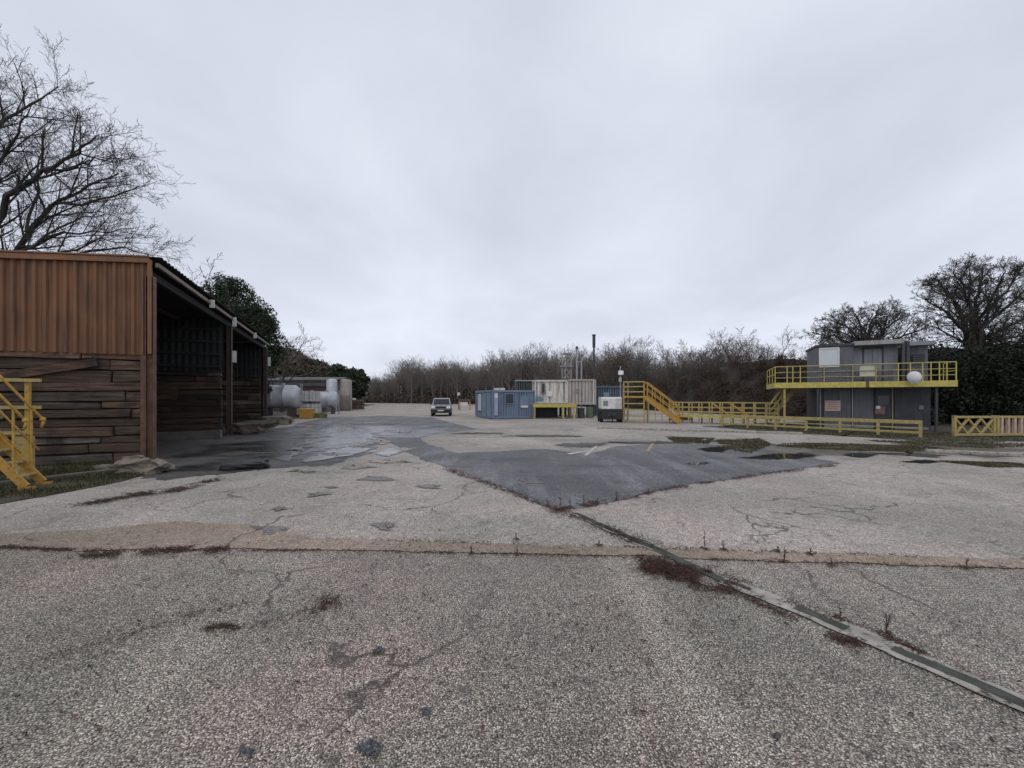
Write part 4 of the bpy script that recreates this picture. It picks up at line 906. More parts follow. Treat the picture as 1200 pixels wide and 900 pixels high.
# ------------------------------------------------------------------ tanks and stores on the left
tk = thing('storage_tank', 'large silver horizontal storage tank on saddles just beyond the shed', 'tank', at(328, 34.5), R(10))
r_ = 1.0
m = MB(); m.lathe([(0, -1.62), (0.5, -1.58), (0.85, -1.45), (r_, -1.25), (r_, -0.4), (r_ * 1.012, -0.39), (r_ * 1.012, -0.34), (r_, -0.33), (r_, 0.5), (r_ * 1.012, 0.51), (r_ * 1.012, 0.56), (r_, 0.57), (r_, 1.25), (0.85, 1.45), (0.5, 1.58), (0, 1.62)], (0, 0, 1.78), axis='X', n=40)
m.build('shell', M_SIL, tk, smooth=True)
for x in (-0.95, 0.95):
    m = MB(); m.box((x, 0, 0.45), (0.2, 1.6, 0.9)); m.build('saddle', M_DSTEEL, tk)
m = MB(); m.cyl((0.2, 0, 2.75), (0.2, 0, 2.95), 0.22, n=16); m.build('manhole', M_GALV, tk)
m = MB(); m.beam((1.72, -0.2, 0), (1.72, -0.2, 2.9), 0.06); m.beam((1.72, 0.2, 0), (1.72, 0.2, 2.9), 0.06)
for k in range(9): m.beam((1.72, -0.2, 0.3 + k * 0.3), (1.72, 0.2, 0.3 + k * 0.3), 0.035)
m.build('ladder', M_GALV, tk)
def ibc(loc, rz, label, z=0.0):
    t = thing('bulk_container', label, 'container', (loc[0], loc[1], z), rz, 'white bulk liquid containers')
    m = MB(); m.box((0, 0, 0.66), (1.08, 0.92, 0.95)); m.cyl((0, 0, 1.13), (0, 0, 1.18), 0.12, n=12); m.build('bottle', M_WHITEP, t, bevel=0.08)
    m = MB()
    for sx in (-1, 1):
        for k in range(5): m.beam((sx * 0.57, -0.46 + k * 0.23, 0.16), (sx * 0.57, -0.46 + k * 0.23, 1.14), 0.025); m.beam((-0.56 + k * 0.28, sx * 0.49, 0.16), (-0.56 + k * 0.28, sx * 0.49, 1.14), 0.025)
        for z_ in (0.18, 0.5, 0.82, 1.13): m.beam((-0.57, sx * 0.5, z_), (0.57, sx * 0.5, z_), 0.025); m.beam((sx * 0.58, -0.5, z_), (sx * 0.58, 0.5, z_), 0.025)
    m.build('cage', M_GALV, t)
    m = MB(); m.box((0, 0, 0.07), (1.14, 1.0, 0.13)); m.build('pallet', M_DSTEEL, t)
    return t
ibc(at(354, 36.5), 0.1, 'white caged liquid container standing nearest the silver tank, another on top of it')
ibc(at(352.5, 36.7), 0.05, 'white caged liquid container on top of the one nearest the silver tank', 1.19)
ibc(at(367.5, 37.5), 0.15, 'white caged liquid container second from the silver tank, one on top of it')
ibc(at(365.5, 37.7), 0.05, 'white caged liquid container on top of the second one from the silver tank', 1.19)
yb = thing('yellow_bin', 'orange-yellow steel bin on the ground in front of the white liquid containers', 'bin', at(359.5, 32.6), 0.15)
m = MB(); m.prism([(-0.4, 0.02), (0.4, 0.02), (0.48, 0.72), (-0.48, 0.72)], -0.48, 0.48, lambda z: 0.88 + 0.16 * z); m.build('tub', M_ORA, yb, bevel=0.03)
m = MB(); m.box((0, 0, 0.76), (1.02, 1.0, 0.08)); m.build('lid', M_YEL, yb, bevel=0.02)
x, y = at(375, 33.5)[:2]; lump('mossy_block', (1.0, 0.7, 0.45), mat('mossy block', (0.2, 0.21, 0.09), (0.1, 0.11, 0.05), scale=4), (x, y, 0), 0.2, 'low mossy block right of the orange-yellow bin', 'block', 15.0)
ls = thing('long_store', 'long grey-roofed maroon store building behind the tanks', 'building', at(318, 50), R(3))
LL = 7.9
m = MB(); m.box((LL / 2, 3, 1.5), (LL, 6, 3.0)); m.corr((0, -0.01, 0), (1, 0, 0), LL, 0.1, 3.2, 0.3, 0.04, (0, -1, 0)); m.build('wall', M_MAROON, ls)
m = MB(); m.prism([(-0.4, 3.9), (3, 4.3), (6.4, 3.9), (6.4, 4.0), (3, 4.42), (-0.4, 4.0)], -0.3, LL + 0.3); m.build('roof', M_ASB, ls)
m = MB(); m.box((LL / 2, -0.12, 3.5), (LL + 0.1, 0.14, 0.75)); m.build('upper_wall', M_ASB, ls); m = MB(); m.box((LL / 2, -0.44, 3.96), (LL + 0.6, 0.1, 0.2)); m.build('fascia', M_GREYL, ls)
m = MB(); m.box((0.9, -0.08, 1.4), (1.3, 0.05, 2.4)); m.build('door', M_GREYD, ls)
def vtank(loc, r, h, m_, label):
    t = thing('upright_tank', label, 'tank', loc, 0)
    m = MB(); m.lathe([(0, 0.05), (r, 0.05), (r, h * 0.5), (r * 1.012, h * 0.505), (r * 1.012, h * 0.52), (r, h * 0.525), (r, h), (r * 0.8, h + 0.12), (0, h + 0.25)], n=32); m.build('shell', m_, t, smooth=True)
    m = MB(); m.cyl((0, 0, 0), (0, 0, 0.06), r + 0.15, n=24); m.build('plinth', M_CONB, t)
    m = MB(); m.cyl((r + 0.1, -0.3, 0), (r + 0.1, -0.3, h), 0.05, n=8); m.build('pipe', M_GALV, t)
vtank(at(389, 48), 0.6, 3.75, M_SIL, 'slim silver upright tank between the maroon store and the beige tank')
vtank(at(403, 52), 0.95, 3.9, M_BEIGE, 'stained beige upright tank at the far end of the store row')
t2 = copy_tree(tk); t2.location = at(381, 42); t2.rotation_euler = (0, 0, R(12)); t2.scale = (0.8, 0.84, 0.84)
tag(t2, 'smaller grey horizontal tank in front of the maroon store, beyond the white liquid containers', 'tank')
tp = thing('timber_stack', 'stack of weathered brown timber at the end of the tank row', 'timber stack', at(397, 58), R(5))
m = MB(); q = random.Random(3)
for k in range(5):
    for j in range(5): m.box((1.6 + q.uniform(-0.2, 0.2), j * 0.32, 0.15 + k * 0.27), (3.2, 0.28, 0.24), jit=0.01, rnd=q)
m.build('timber', mat('stacked brown timber', (0.17, 0.11, 0.08), (0.1, 0.065, 0.05), scale=3, isl=0.5), tp)
sg = thing('site_sign', 'small white sign on a post at the end of the timber stack', 'sign', at(415, 60), 0)
m = MB(); m.beam((0, 0, 0), (0, 0, 1.2), 0.08); m.build('post', M_GALV, sg)
m = MB(); m.box((0, -0.05, 1.35), (0.55, 0.04, 0.6)); m.build('board', M_WHITEP, sg)
barrel(at(421, 61), 1.5, 0.5, M_DSTEEL, 'brown rusty drum beyond the small white sign', 'drum')
pl_ = thing('pallet_stack', 'low stack of brown wooden pallets at the foot of the orange stair', 'pallets', at(797, 30.5), 0.2)
for k in range(3):
    m = MB(); z = k * 0.15
    for yy in (-0.45, 0, 0.45): m.box((0, yy, z + 0.045), (1.2, 0.1, 0.09))
    for n_ in range(6): m.box((-0.52 + n_ * 0.208, 0, z + 0.105), (0.12, 1.0, 0.024))
    m.build('pallet', M_STEEL if k == 1 else M_SLEEP, pl_)
# kerbs of the right-hand part of the yard
for (pa, pb, lab) in (((1085, 530), (1330, 541), 'pale kerb line across the grass at the right edge'), ((700, 502), (940, 509), 'long pale kerb before the yellow walkway')):
    m = MB(); a = Vector((*G(*pa), 0.05)); b = Vector((*G(*pb), 0.05)); m.beam(a, b, 0.2, 0.1); tag(m.build('kerb_line', M_KERB, bevel=0.015), lab, 'kerb')

# ------------------------------------------------------------------ vegetation: generators
def grow(seed, base, d0, L0, r0, levels, flat=1.0):
    """Branch polylines per level. levels: (children, t0, length ratio, angle deg, segments, wander, lift) of each next level."""
    q = random.Random(seed); out = [[] for _ in range(len(levels) + 1)]
    def poly(p, d, L, r, n, wander, lift, tip):
        pts, rad = [p.copy()], [r]; d = d.normalized()
        for i in range(n):
            d = (d + Vector((q.gauss(0, wander), q.gauss(0, wander), q.gauss(0, wander) + lift))).normalized()
            p = p + d * (L / n); pts.append(p.copy()); rad.append(r + (tip - r) * (i + 1) / n)
        return pts, rad
    def rec(lv, p, d, L, r):
        n, wander, lift = (5, 0.05, 0.0) if lv == 0 else levels[lv - 1][4:7]
        tip = r * (0.55 if lv == 0 else 0.28)
        pts, rad = poly(p, d, L, r, n, wander, lift, tip); out[lv].append((pts, rad))
        if lv == len(levels): return
        (k0, k1), t0, lr, ang, *_ = levels[lv]
        k = q.randint(k0, k1); roll = q.uniform(0, 6.28)
        for i in range(k):
            t = t0 + (1 - t0) * ((i + q.random()) / k); f = t * n; j = min(int(f), n - 1); f -= j
            pp = pts[j].lerp(pts[j + 1], f); dd = (pts[j + 1] - pts[j]).normalized(); rr = rad[j] + (rad[j + 1] - rad[j]) * f
            roll += 2.4 + q.uniform(-0.5, 0.5)
            u = dd.cross(Vector((0, 0, 1)) if abs(dd.z) < 0.95 else Vector((1, 0, 0))).normalized(); w = dd.cross(u)
            a = R(ang * q.uniform(0.65, 1.3)); side = u * math.cos(roll) + w * math.sin(roll); side.z *= flat
            nd = dd * math.cos(a) + side * math.sin(a)
            rec(lv + 1, pp, nd, L * lr * q.uniform(0.65, 1.2) * (1.15 - 0.55 * (t - t0) / max(1 - t0, 0.01) if lv else 1.0), rr * q.uniform(0.5, 0.72))
    rec(0, Vector(base), Vector(d0), L0, r0)
    return out
def limbed_tree(name, label, loc, seed, trunk, limbs, levels, rmin, twig, dens=1.4, cl=1.0):
    """A tree whose main limbs are given as (points, base radius) and whose boughs and twigs grow from them."""
    q = random.Random(seed); t = thing(name, label, 'tree', loc); big, fine = [trunk], []
    for pts, r in limbs:
        # resample and roughen the limb
        P_ = [Vector(p) for p in pts]; out = []; r *= 0.85
        for a, b in zip(P_, P_[1:]):
            for k in range(3): out.append(a.lerp(b, k / 3) + Vector((q.gauss(0, .06), q.gauss(0, .06), q.gauss(0, .06))) * (1 if out else 0))
        out.append(P_[-1]); n = len(out) - 1; rad = [r * (1 - 0.82 * i / n) for i in range(n + 1)]; big.append((out, rad))
        L = sum((a - b).length for a, b in zip(out, out[1:])); roll = q.uniform(0, 6)
        k = int(L * dens)
        for i in range(k):
            f = (0.18 + 0.82 * (i + q.random()) / k) * n; j = min(int(f), n - 1); f -= j
            pp = out[j].lerp(out[j + 1], f); dd = (out[j + 1] - out[j]).normalized(); roll += 2.4
            u = dd.cross(Vector((0, 0, 1))).normalized(); w = dd.cross(u); a = R(q.uniform(28, 62))
            nd = dd * math.cos(a) + (u * math.cos(roll) + w * math.sin(roll)) * math.sin(a) + Vector((0.05, 0, 0.22))
            rr = rad[j]; l = cl * q.uniform(1.5, 3.0) * (1.1 - 0.55 * (i / k))
            lv = grow(q.random(), pp, nd, l, min(rr * 0.5, 0.05), levels)
            big += lv[0] if rr > 0.05 else []; fine += sum(lv[1:], []) + ([] if rr > 0.05 else lv[0])
    V, F = tubes(big, 6, 0.006); mesh_np('trunk', V, F, M_BARK, t); V, F = tubes(fine, 3, rmin); mesh_np('crown', V, F, twig, t); return t
def tubes(polys, sides, rmin=0.0, scale=1.0):
    """Polylines to tapered tubes as arrays, grouped by point count."""
    groups = {}
    for pts, rad in polys: groups.setdefault(len(pts), []).append((pts, rad))
    VS, FS, off = [], [], 0
    for n, g in groups.items():
        Pt = np.array([[tuple(p) for p in pts] for pts, _ in g]); Rd = np.maximum(np.array([rad for _, rad in g]) * scale, rmin)
        D = np.gradient(Pt, axis=1); D /= np.linalg.norm(D, axis=2, keepdims=True) + 1e-9
        ref = np.where(np.abs(D[:, :1, 2:3]) < 0.9, np.array([0, 0, 1.0]), np.array([1.0, 0, 0]))
        U = np.cross(D, np.broadcast_to(ref, D.shape)); U /= np.linalg.norm(U, axis=2, keepdims=True) + 1e-9; Wv = np.cross(D, U)
        a = np.arange(sides) * 2 * np.pi / sides
        ring = Pt[:, :, None] + Rd[:, :, None, None] * (U[:, :, None] * np.cos(a)[None, None, :, None] + Wv[:, :, None] * np.sin(a)[None, None, :, None])
        M_ = len(g); idx = off + np.arange(M_ * n * sides).reshape(M_, n, sides); nx = np.roll(idx, -1, axis=2)
        F = np.stack([idx[:, :-1], nx[:, :-1], nx[:, 1:], idx[:, 1:]], axis=-1).reshape(-1, 4)
        VS.append(ring.reshape(-1, 3)); FS.append(F); off += M_ * n * sides
    return np.concatenate(VS), np.concatenate(FS)
def leaf_quads(rs, centers, n, rad, size, flat=0.8):
    """Small leaf faces scattered through clumps. centers (k,4): x, y, z, radius."""
    c = centers[rs.integers(0, len(centers), n)]
    d = rs.normal(size=(n, 3)); d /= np.linalg.norm(d, axis=1, keepdims=True); d[:, 2] *= flat
    p = c[:, :3] + d * (c[:, 3:] * rs.uniform(0.35, 1.0, (n, 1)) ** 0.6) * rad
    u = rs.normal(size=(n, 3)); u /= np.linalg.norm(u, axis=1, keepdims=True); w = np.cross(u, rs.normal(size=(n, 3))); w /= np.linalg.norm(w, axis=1, keepdims=True) + 1e-9
    s = size * rs.uniform(0.5, 1.3, (n, 1))
    V = np.stack([p - u * s, p - w * s * 0.5, p + u * s, p + w * s * 0.5], axis=1).reshape(-1, 3)
    return V, np.arange(4 * n).reshape(-1, 4)
def leafmat(name, c0, c1, isl=0.5):
    t = NT(name); c = t.ramp(t.island(), [(0, c1), (0.55, c0), (1, tuple(min(x * 1.7, 1) for x in c0))]); t.col(c); t.rough(0.7); t.b.inputs['Specular IOR Level'].default_value = 0.2; return t.m
M_BARK = mat('dark bark', (0.06, 0.052, 0.046), (0.03, 0.027, 0.024), scale=3, rough=0.95, bump=0.5, bscale=20)
M_TWIG = mat('dark twigs', (0.06, 0.052, 0.047), (0.034, 0.03, 0.028), scale=0.6, rough=0.95)
M_BARKG = mat('lichen bark', (0.085, 0.078, 0.064), (0.042, 0.038, 0.032), scale=1.5, rough=0.95)
M_WOODT = mat('distant bare twigs', (0.205, 0.18, 0.16), (0.14, 0.122, 0.11), scale=0.12, rough=0.95)
M_WOODB = mat('distant bark', (0.12, 0.105, 0.095), (0.08, 0.07, 0.065), scale=0.5, rough=0.95)
M_BRWN = mat('red brown twigs', (0.12, 0.082, 0.062), (0.075, 0.05, 0.04), scale=0.3, rough=0.95)
M_EVER = leafmat('dark evergreen leaves', (0.035, 0.05, 0.026), (0.014, 0.022, 0.012))
M_HEDGE = leafmat('dark laurel leaves', (0.018, 0.025, 0.014), (0.006, 0.009, 0.006))
M_SCRUB = leafmat('brown bramble leaves', (0.06, 0.045, 0.030), (0.026, 0.020, 0.015))
M_OLIVE = leafmat('olive scrub leaves', (0.085, 0.075, 0.042), (0.04, 0.034, 0.02))

def bare_tree(name, label, cat, loc, H, r0, seed, levels, lean=(0, 0, 1), trunk_frac=0.3, bark=None, twig=None, wood=2, sides=6, rmin=0.004, group=None, flat=1.0, rz=0.0):
    t = thing(name, label, cat, loc, rz, group)
    lv = grow(seed, (0, 0, -0.2), lean, H * trunk_frac, r0, levels, flat)
    big = sum(lv[:wood], []); fine = sum(lv[wood:], [])
    V, F = tubes(big, sides); V2, F2 = tubes(fine, 3, rmin)
    s = 1.0
    zmax = V2[:, 2].max(); s = H / zmax; V = V * s; V2 = V2 * s
    mesh_np('trunk', V, F, bark or M_BARK, t); mesh_np('crown', V2, F2, twig or M_TWIG, t)
    return t

# the big bare tree behind the shed, rising out of the left edge
BIG = [((8, 9), 0.5, 1.5, 54, 9, 0.09, 0.03), ((8, 10), 0.2, 0.55, 42, 7, 0.11, 0.02), ((8, 9), 0.12, 0.52, 42, 5, 0.14, 0.02), ((6, 8), 0.1, 0.5, 40, 4, 0.16, 0.01), ((4, 5), 0.1, 0.5, 38, 3, 0.18, 0.0)]
TB = (-23.4, 17.5)
def LP(dy, *q): return [((px - 600) / FPX * (17.5 + dy * (i / len(q))) - TB[0], dy * (i / len(q)), CH + (HZ - py) / FPX * (17.5 + dy * (i / len(q)))) for i, (px, py) in enumerate(q)]
limbed_tree('bare_tree', 'tall bare tree with spreading dark limbs towering over the brown shed roof', (TB[0] - 0.9, TB[1], 0), 11,
    ([Vector((0, 0, -0.2)), Vector((0.05, 0, 2.2)), Vector((0.0, 0.05, 4.4)), Vector((-0.1, 0, 6.4))], [0.5, 0.42, 0.38, 0.3]),
    [(LP(-1.5, (-28, 345), (2, 276), (40, 218), (85, 188), (124, 166), (150, 144)), 0.2), (LP(2.0, (-27, 370), (36, 305), (68, 252), (100, 224), (136, 208), (172, 192)), 0.17),
     (LP(1.5, (-32, 340), (-12, 180), (26, 134), (62, 108), (98, 86)), 0.15), (LP(-2.5, (-35, 340), (-26, 240), (-8, 170), (0, 120), (-4, 84)), 0.16),
     (LP(-1.0, (-38, 345), (-90, 230), (-130, 170), (-160, 110)), 0.2), (LP(2.0, (-38, 350), (-110, 280), (-190, 220), (-260, 190)), 0.2), (LP(3.5, (-34, 345), (-50, 220), (-60, 150), (-50, 100)), 0.16),
     (LP(2.5, (52, 280), (90, 268), (140, 263), (196, 258)), 0.09), (LP(-2.0, (84, 190), (120, 182), (150, 172), (185, 170)), 0.07), (LP(2.0, (98, 226), (140, 226), (180, 214), (205, 206)), 0.08),
     (LP(-2.0, (10, 265), (26, 180), (52, 140), (70, 105)), 0.10), (LP(3.0, (60, 262), (70, 210), (76, 160), (92, 128)), 0.08), (LP(3.5, (-20, 350), (60, 300), (120, 290), (176, 282), (212, 292)), 0.10), (LP(1.0, (60, 300), (110, 285), (150, 272), (200, 276)), 0.08), (LP(-1.0, (-20, 340), (30, 300), (66, 278), (120, 248), (160, 240)), 0.1), (LP(2.5, (5, 275), (16, 225), (22, 185), (40, 150)), 0.08)],
    [((6, 8), 0.12, 0.5, 40, 5, 0.14, 0.03), ((5, 6), 0.1, 0.5, 40, 4, 0.16, 0.02), ((2, 4), 0.1, 0.5, 36, 3, 0.18, 0.01)], 0.005, M_TWIG).scale = (0.94, 0.95, 0.96)
MIDT = [((6, 8), 0.35, 0.95, 44, 7, 0.10, 0.04), ((6, 8), 0.15, 0.55, 42, 5, 0.12, 0.02), ((5, 7), 0.1, 0.5, 40, 4, 0.14, 0.02), ((4, 6), 0.1, 0.5, 38, 3, 0.16, 0.0)]
bare_tree('bare_tree', 'lower bare tree with thin twigs just above the shed roof, right of the tall one', 'tree', (-20.8, 25.5, 0), 10.6, 0.2, 5, MIDT, trunk_frac=0.4, rmin=0.008)
bare_tree('bare_tree', 'low twiggy bare tree seen through the limbs of the tall tree at the left edge', 'tree', (-27.0, 24.0, 0), 11.0, 0.22, 8, MIDT, trunk_frac=0.4, rmin=0.008)
bare_tree('bare_tree', 'slim pale bare tree between the dark evergreens and the scrub beyond the shed', 'tree', (-26.5, 46, 0), 10.4, 0.14, 9, MIDT, trunk_frac=0.45, rmin=0.01, twig=M_WOODT)

def leafy(name, label, cat, loc, rx, ry, H, z0, seed, nclump, nleaf, size, m_leaf, group=None, trunk=True, shape='round', clump=0.34):
    rs = np.random.default_rng(seed); t = thing(name, label, cat, loc, 0, group)
    d = rs.normal(size=(nclump, 3)); d /= np.linalg.norm(d, axis=1, keepdims=True); k = rs.uniform(0.15, 1.0, (nclump, 1)) ** 0.45
    hh = (H - z0) / 2; p = d * k
    if shape == 'cone':
        f = np.clip(1 - (p[:, 2] + 1) / 2, 0.08, 1) ** 0.7; p[:, 0] *= f * 1.25; p[:, 1] *= f * 1.25
    cr = rs.uniform(0.6, 1.25, nclump) * clump * min(rx, hh)
    C = np.column_stack([p[:, 0] * rx * 0.85, p[:, 1] * ry * 0.85, z0 + hh + p[:, 2] * (hh - cr * 0.6), cr])
    V, F = leaf_quads(rs, C, nleaf, 1.0, size); V[:, 2] = np.maximum(V[:, 2], 0.02)
    if trunk:
        pl = [([Vector((0, 0, -0.1)), Vector((0.05, 0.02, H * 0.3)), Vector((0, 0.05, H * 0.62)), Vector((0.05, 0, H * 0.9))], [0.035 * H * 0.5, 0.03 * H * 0.5, 0.02 * H * 0.5, 0.01])]
        for c in C[:: max(1, nclump // 14)]:
            zz = max(c[2] * 0.6, H * 0.15); pl.append(([Vector((0, 0, zz)), Vector((c[0] * 0.4, c[1] * 0.4, zz + (c[2] - zz) * 0.5)), Vector((c[0] * 0.75, c[1] * 0.75, zz + (c[2] - zz) * 0.8)), Vector(c[:3])], [0.05, 0.04, 0.03, 0.01]))
        Vt, Ft = tubes(pl, 6); mesh_np('trunk', Vt, Ft, M_BARK, t)
    mesh_np('crown', V, F, m_leaf, t)
    return t
# evergreens behind the shed and along the left side
leafy('evergreen_tree', 'dense dark ivy-green tree rising directly behind the shed roof', 'tree', (-24.4, 33.5, 0), 3.9, 3.3, 12.2, 2.5, 3, 120, 48000, 0.11, M_EVER)
leafy('evergreen_tree', 'smaller dark evergreen by the far corner of the shed roof', 'tree', (-21.3, 33.0, 0), 2.4, 2.2, 9.6, 1.5, 4, 80, 26000, 0.105, M_EVER)
for i, (px, d, h, r) in enumerate(((372, 78, 8.7, 4.2), (385, 82, 8.9, 3.6), (398, 88, 9.3, 3.8), (410, 92, 9.4, 3.4), (419, 97, 9.6, 2.8))):
    x, y, _ = at(px, d)
    leafy('evergreen_tree', 'dark evergreen in the row beyond the left-hand tanks', 'tree', (x, y, 0), r, r, h, 0.6, 30 + i, 70, 9000, 0.34, M_EVER, group='row of evergreens beyond the tanks', shape='round')
for i, (px, d, h, r) in enumerate(((322, 56, 8.6, 3.2), (336, 60, 9.7, 3.4), (349, 64, 9.3, 3.6), (361, 70, 9.4, 3.6))):
    x, y, _ = at(px, d)
    leafy('scrub_tree', 'rounded olive-brown scrub tree above the long grey roof', 'tree', (x, y, 0), r, r, h, 0.6, 50 + i, 80, 14000, 0.2, M_OLIVE, group='olive-brown scrub above the long roof')

# ------------------------------------------------------------------ the far bare wood, one mass
WOOD = [((7, 9), 0.3, 0.62, 32, 5, 0.08, 0.10), ((6, 8), 0.12, 0.55, 36, 4, 0.12, 0.06), ((5, 7), 0.1, 0.55, 36, 3, 0.14, 0.04)]
protos = []
for s in range(5):
    lv = grow(100 + s, (0, 0, 0), (0, 0, 1), 7.0, 0.17, WOOD)
    Vb, Fb = tubes(sum(lv[:2], []), 4, 0.03); Vf, Ff = tubes(sum(lv[2:], []), 3, 0.015)
    zm = Vf[:, 2].max(); protos.append(((Vb / zm, Fb), (Vf / zm, Ff), zm))
def wood_mass(name, spots, m_twig, label, cat, k_xy=1.0):
    VV, FF, off = [], [], 0
    q = random.Random(5)
    for x, y, h in spots:
        for V, F in protos[q.randrange(5)][:2]:
            a = q.uniform(0, 6.28); c, s = math.cos(a), math.sin(a); w = h * k_xy * q.uniform(0.85, 1.15)
            VV.append(np.column_stack([(V[:, 0] * c - V[:, 1] * s) * w + x, (V[:, 0] * s + V[:, 1] * c) * w + y, V[:, 2] * h])); FF.append(F + off); off += len(V)
    o = mesh_np(name, np.concatenate(VV), np.concatenate(FF), m_twig); return tag(o, label, cat, kind='stuff')
q = random.Random(21); spots = []
# front edge of the wood: (px, distance, top row) in the picture, read off as real positions
edge = [(424, 128, 436), (445, 126, 428), (470, 122, 420), (500, 116, 414), (530, 110, 412), (560, 104, 410), (590, 98, 409), (620, 92, 407), (650, 86, 404), (680, 80, 404), (700, 76, 404), (730, 72, 404), (760, 68, 408), (800, 63, 408), (830, 60, 408), (860, 57, 402)]
def edge_at(px):
    for (a, da, ta), (b, db, tb) in zip(edge, edge[1:]):
        if a <= px <= b: f = (px - a) / (b - a); return da + (db - da) * f, ta + (tb - ta) * f
    return edge[-1][1], edge[-1][2]
for row in range(10):
    px = 424 + row * 2
    while px < 860:
        d, top = edge_at(px); dd = d + row * 3.4 + q.uniform(-2, 2); h = (CH + (HZ - top) * (d + 8) / FPX) * q.uniform(0.74, 1.0) * (0.98 + 0.2 * mnoise.noise(Vector((px * 0.022, 3.3, 1.0))) + 0.2 * mnoise.noise(Vector((px * 0.07, 8.3, 1.0))))
        x, y, _ = at(px + q.uniform(-4, 4), dd); spots.append((x, y, h)); px += q.uniform(7, 11)
wood_mass('bare_woodland', spots, M_WOODT, 'bare winter woodland closing the far end of the yard', 'woodland')
# scrubby understorey along the foot of the wood
rs = np.random.default_rng(9)
def scrub_mass(name, spots, nleaf, size, m_, label, cat, flat=0.9, seed=1):
    r_ = np.random.default_rng(seed); V, F = leaf_quads(r_, np.array(spots), nleaf, 1.0, size, flat); V[:, 2] = np.abs(V[:, 2])
    return tag(mesh_np(name, V, F, m_), label, cat, kind='stuff')
us = []
for row in range(3):
    px = 424
    while px < 880:
        d, tp_ = edge_at(min(px, 859)); x, y, _ = at(px, d + row * 4 - 1 + q.uniform(-1, 1)); h = q.uniform(1.1, 2.0) * (1 + row * 0.55); us.append((x, y, h * 0.5, h)); px += 7
M_UNDER = leafmat('brown understorey', (0.085, 0.066, 0.052), (0.045, 0.036, 0.03))
scrub_mass('woodland_undergrowth', us, 30000, 0.3, M_UNDER, 'brown scrub along the foot of the bare woodland', 'undergrowth')
# gently rising ground inside the wood
hm = MB(); nx_, ny_ = 40, 8
for j in range(ny_):
    for i in range(nx_):
        px = 400 + i * 14; d, _ = edge_at(max(424, min(px, 859))); dd = d + 12 + j * 9; x, y, _ = at(px, dd)
        hm.v.append((x, y, -0.1 + (5.2 + 1.6 * mnoise.noise(Vector((x * 0.06, y * 0.06, 2)))) * min(1, j / 3)))
for j in range(ny_ - 1):
    for i in range(nx_ - 1):
        a = j * nx_ + i; hm.f.append((a, a + 1, a + nx_ + 1, a + nx_))
tag(hm.build('hill', mat('wooded hillside', (0.15, 0.12, 0.098), (0.09, 0.075, 0.062), scale=0.5, rough=0.95), smooth=True), kind='structure')

# trees that stand out of the wood's edge
STD = [((8, 10), 0.22, 0.6, 40, 5, 0.10, 0.06), ((7, 9), 0.12, 0.55, 40, 4, 0.12, 0.03), ((6, 8), 0.1, 0.55, 38, 4, 0.14, 0.02), ((3, 4), 0.1, 0.55, 36, 3, 0.16, 0.0)]
for i, (px, d, top, lab, tw, ls_) in enumerate((
        (722, 60, 396, 'broad red-brown bare tree behind the stair tower, right of the dark lighting column', M_BRWN, 1.0),
        (748, 66, 394, 'grey bare tree with an upright crown right of the broad red-brown one', M_WOODT, 0.8),
        (782, 60, 400, 'thin bare tree above the walkway with a ragged crown', M_WOODT, 0.8),
        (823, 54, 390, 'twiggy bare tree rising over the dark bank, left of the pair by the balcony', M_WOODT, 0.8),
        (858, 52, 385, 'tallest grey bare tree over the dark bank behind the walkway', M_WOODT, 0.8),
        (884, 50, 388, 'grey bare tree over the bank, next to the tallest one', M_WOODT, 0.8),
        (914, 47, 386, 'slender bare tree over the bank left of the grey cabins', M_WOODT, 0.6),
        (812, 57, 412, 'low red-brown bare tree on the bank above the yellow walkway', M_BRWN, 1.0),
        (640, 75, 402, 'grey bare tree rising behind the off-white cabin', M_WOODT, 0.8))):
    x, y, _ = at(px, d); H = CH + (HZ - top) * d / FPX
    t = bare_tree('bare_tree', lab, 'tree', (x, y, 0), H * 1.05, 0.14, 200 + i, STD, trunk_frac=0.55, twig=tw, bark=M_WOODB, rmin=0.011, wood=2, sides=5, rz=i * 1.3)
# brambly bank on the right, behind the walkway and the cabins
bk = MB(); nx_, ny_ = 60, 14
bank_line = [(735, 62, 452), (780, 52, 447), (820, 46, 432), (860, 42, 420), (900, 39, 416), (950, 36, 414), (1000, 33, 412), (1080, 31, 404), (1160, 29.5, 396), (1300, 28, 392), (1500, 27, 390)]
def bank_at(px):
    for (a, da, ta), (b, db, tb) in zip(bank_line, bank_line[1:]):
        if a <= px <= b: f = (px - a) / (b - a); return da + (db - da) * f, ta + (tb - ta) * f
for j in range(ny_):
    for i in range(nx_):
        px = 736 + i * 12.9; d, top = bank_at(px); H = CH + (HZ - top) * (d + 3) / FPX - 0.5; f = min(1, j / 5); f = f * f * (3 - 2 * f)
        dd = d - 2.5 + j * 1.1 + max(0, j - 6) * 3; x, y, _ = at(px, dd); bk.v.append((x, y, -0.1 + H * f * (1 + 0.18 * mnoise.noise(Vector((x * 0.25, y * 0.25, 3))))))
for j in range(ny_ - 1):
    for i in range(nx_ - 1):
        a = j * nx_ + i; bk.f.append((a, a + 1, a + nx_ + 1, a + nx_))
tag(bk.build('bank_hill', mat('bank soil', (0.05, 0.038, 0.03), (0.025, 0.02, 0.016), scale=0.8, rough=0.95, bump=0.8, bscale=3), smooth=True), kind='structure')
cs, cs2 = [], []
for _ in range(900):
    px = q.uniform(736, 1480); d, top = bank_at(px); f = q.random(); H = CH + (HZ - top) * (d + 3) / FPX - 0.35
    x, y, _z = at(px, d - 2.6 + f * 5.5); ff = f * f * (3 - 2 * f)
    (cs if px < 1075 else cs2).append((x, y, H * ff * q.uniform(0.9, 1.03), q.uniform(0.35, 0.8)))
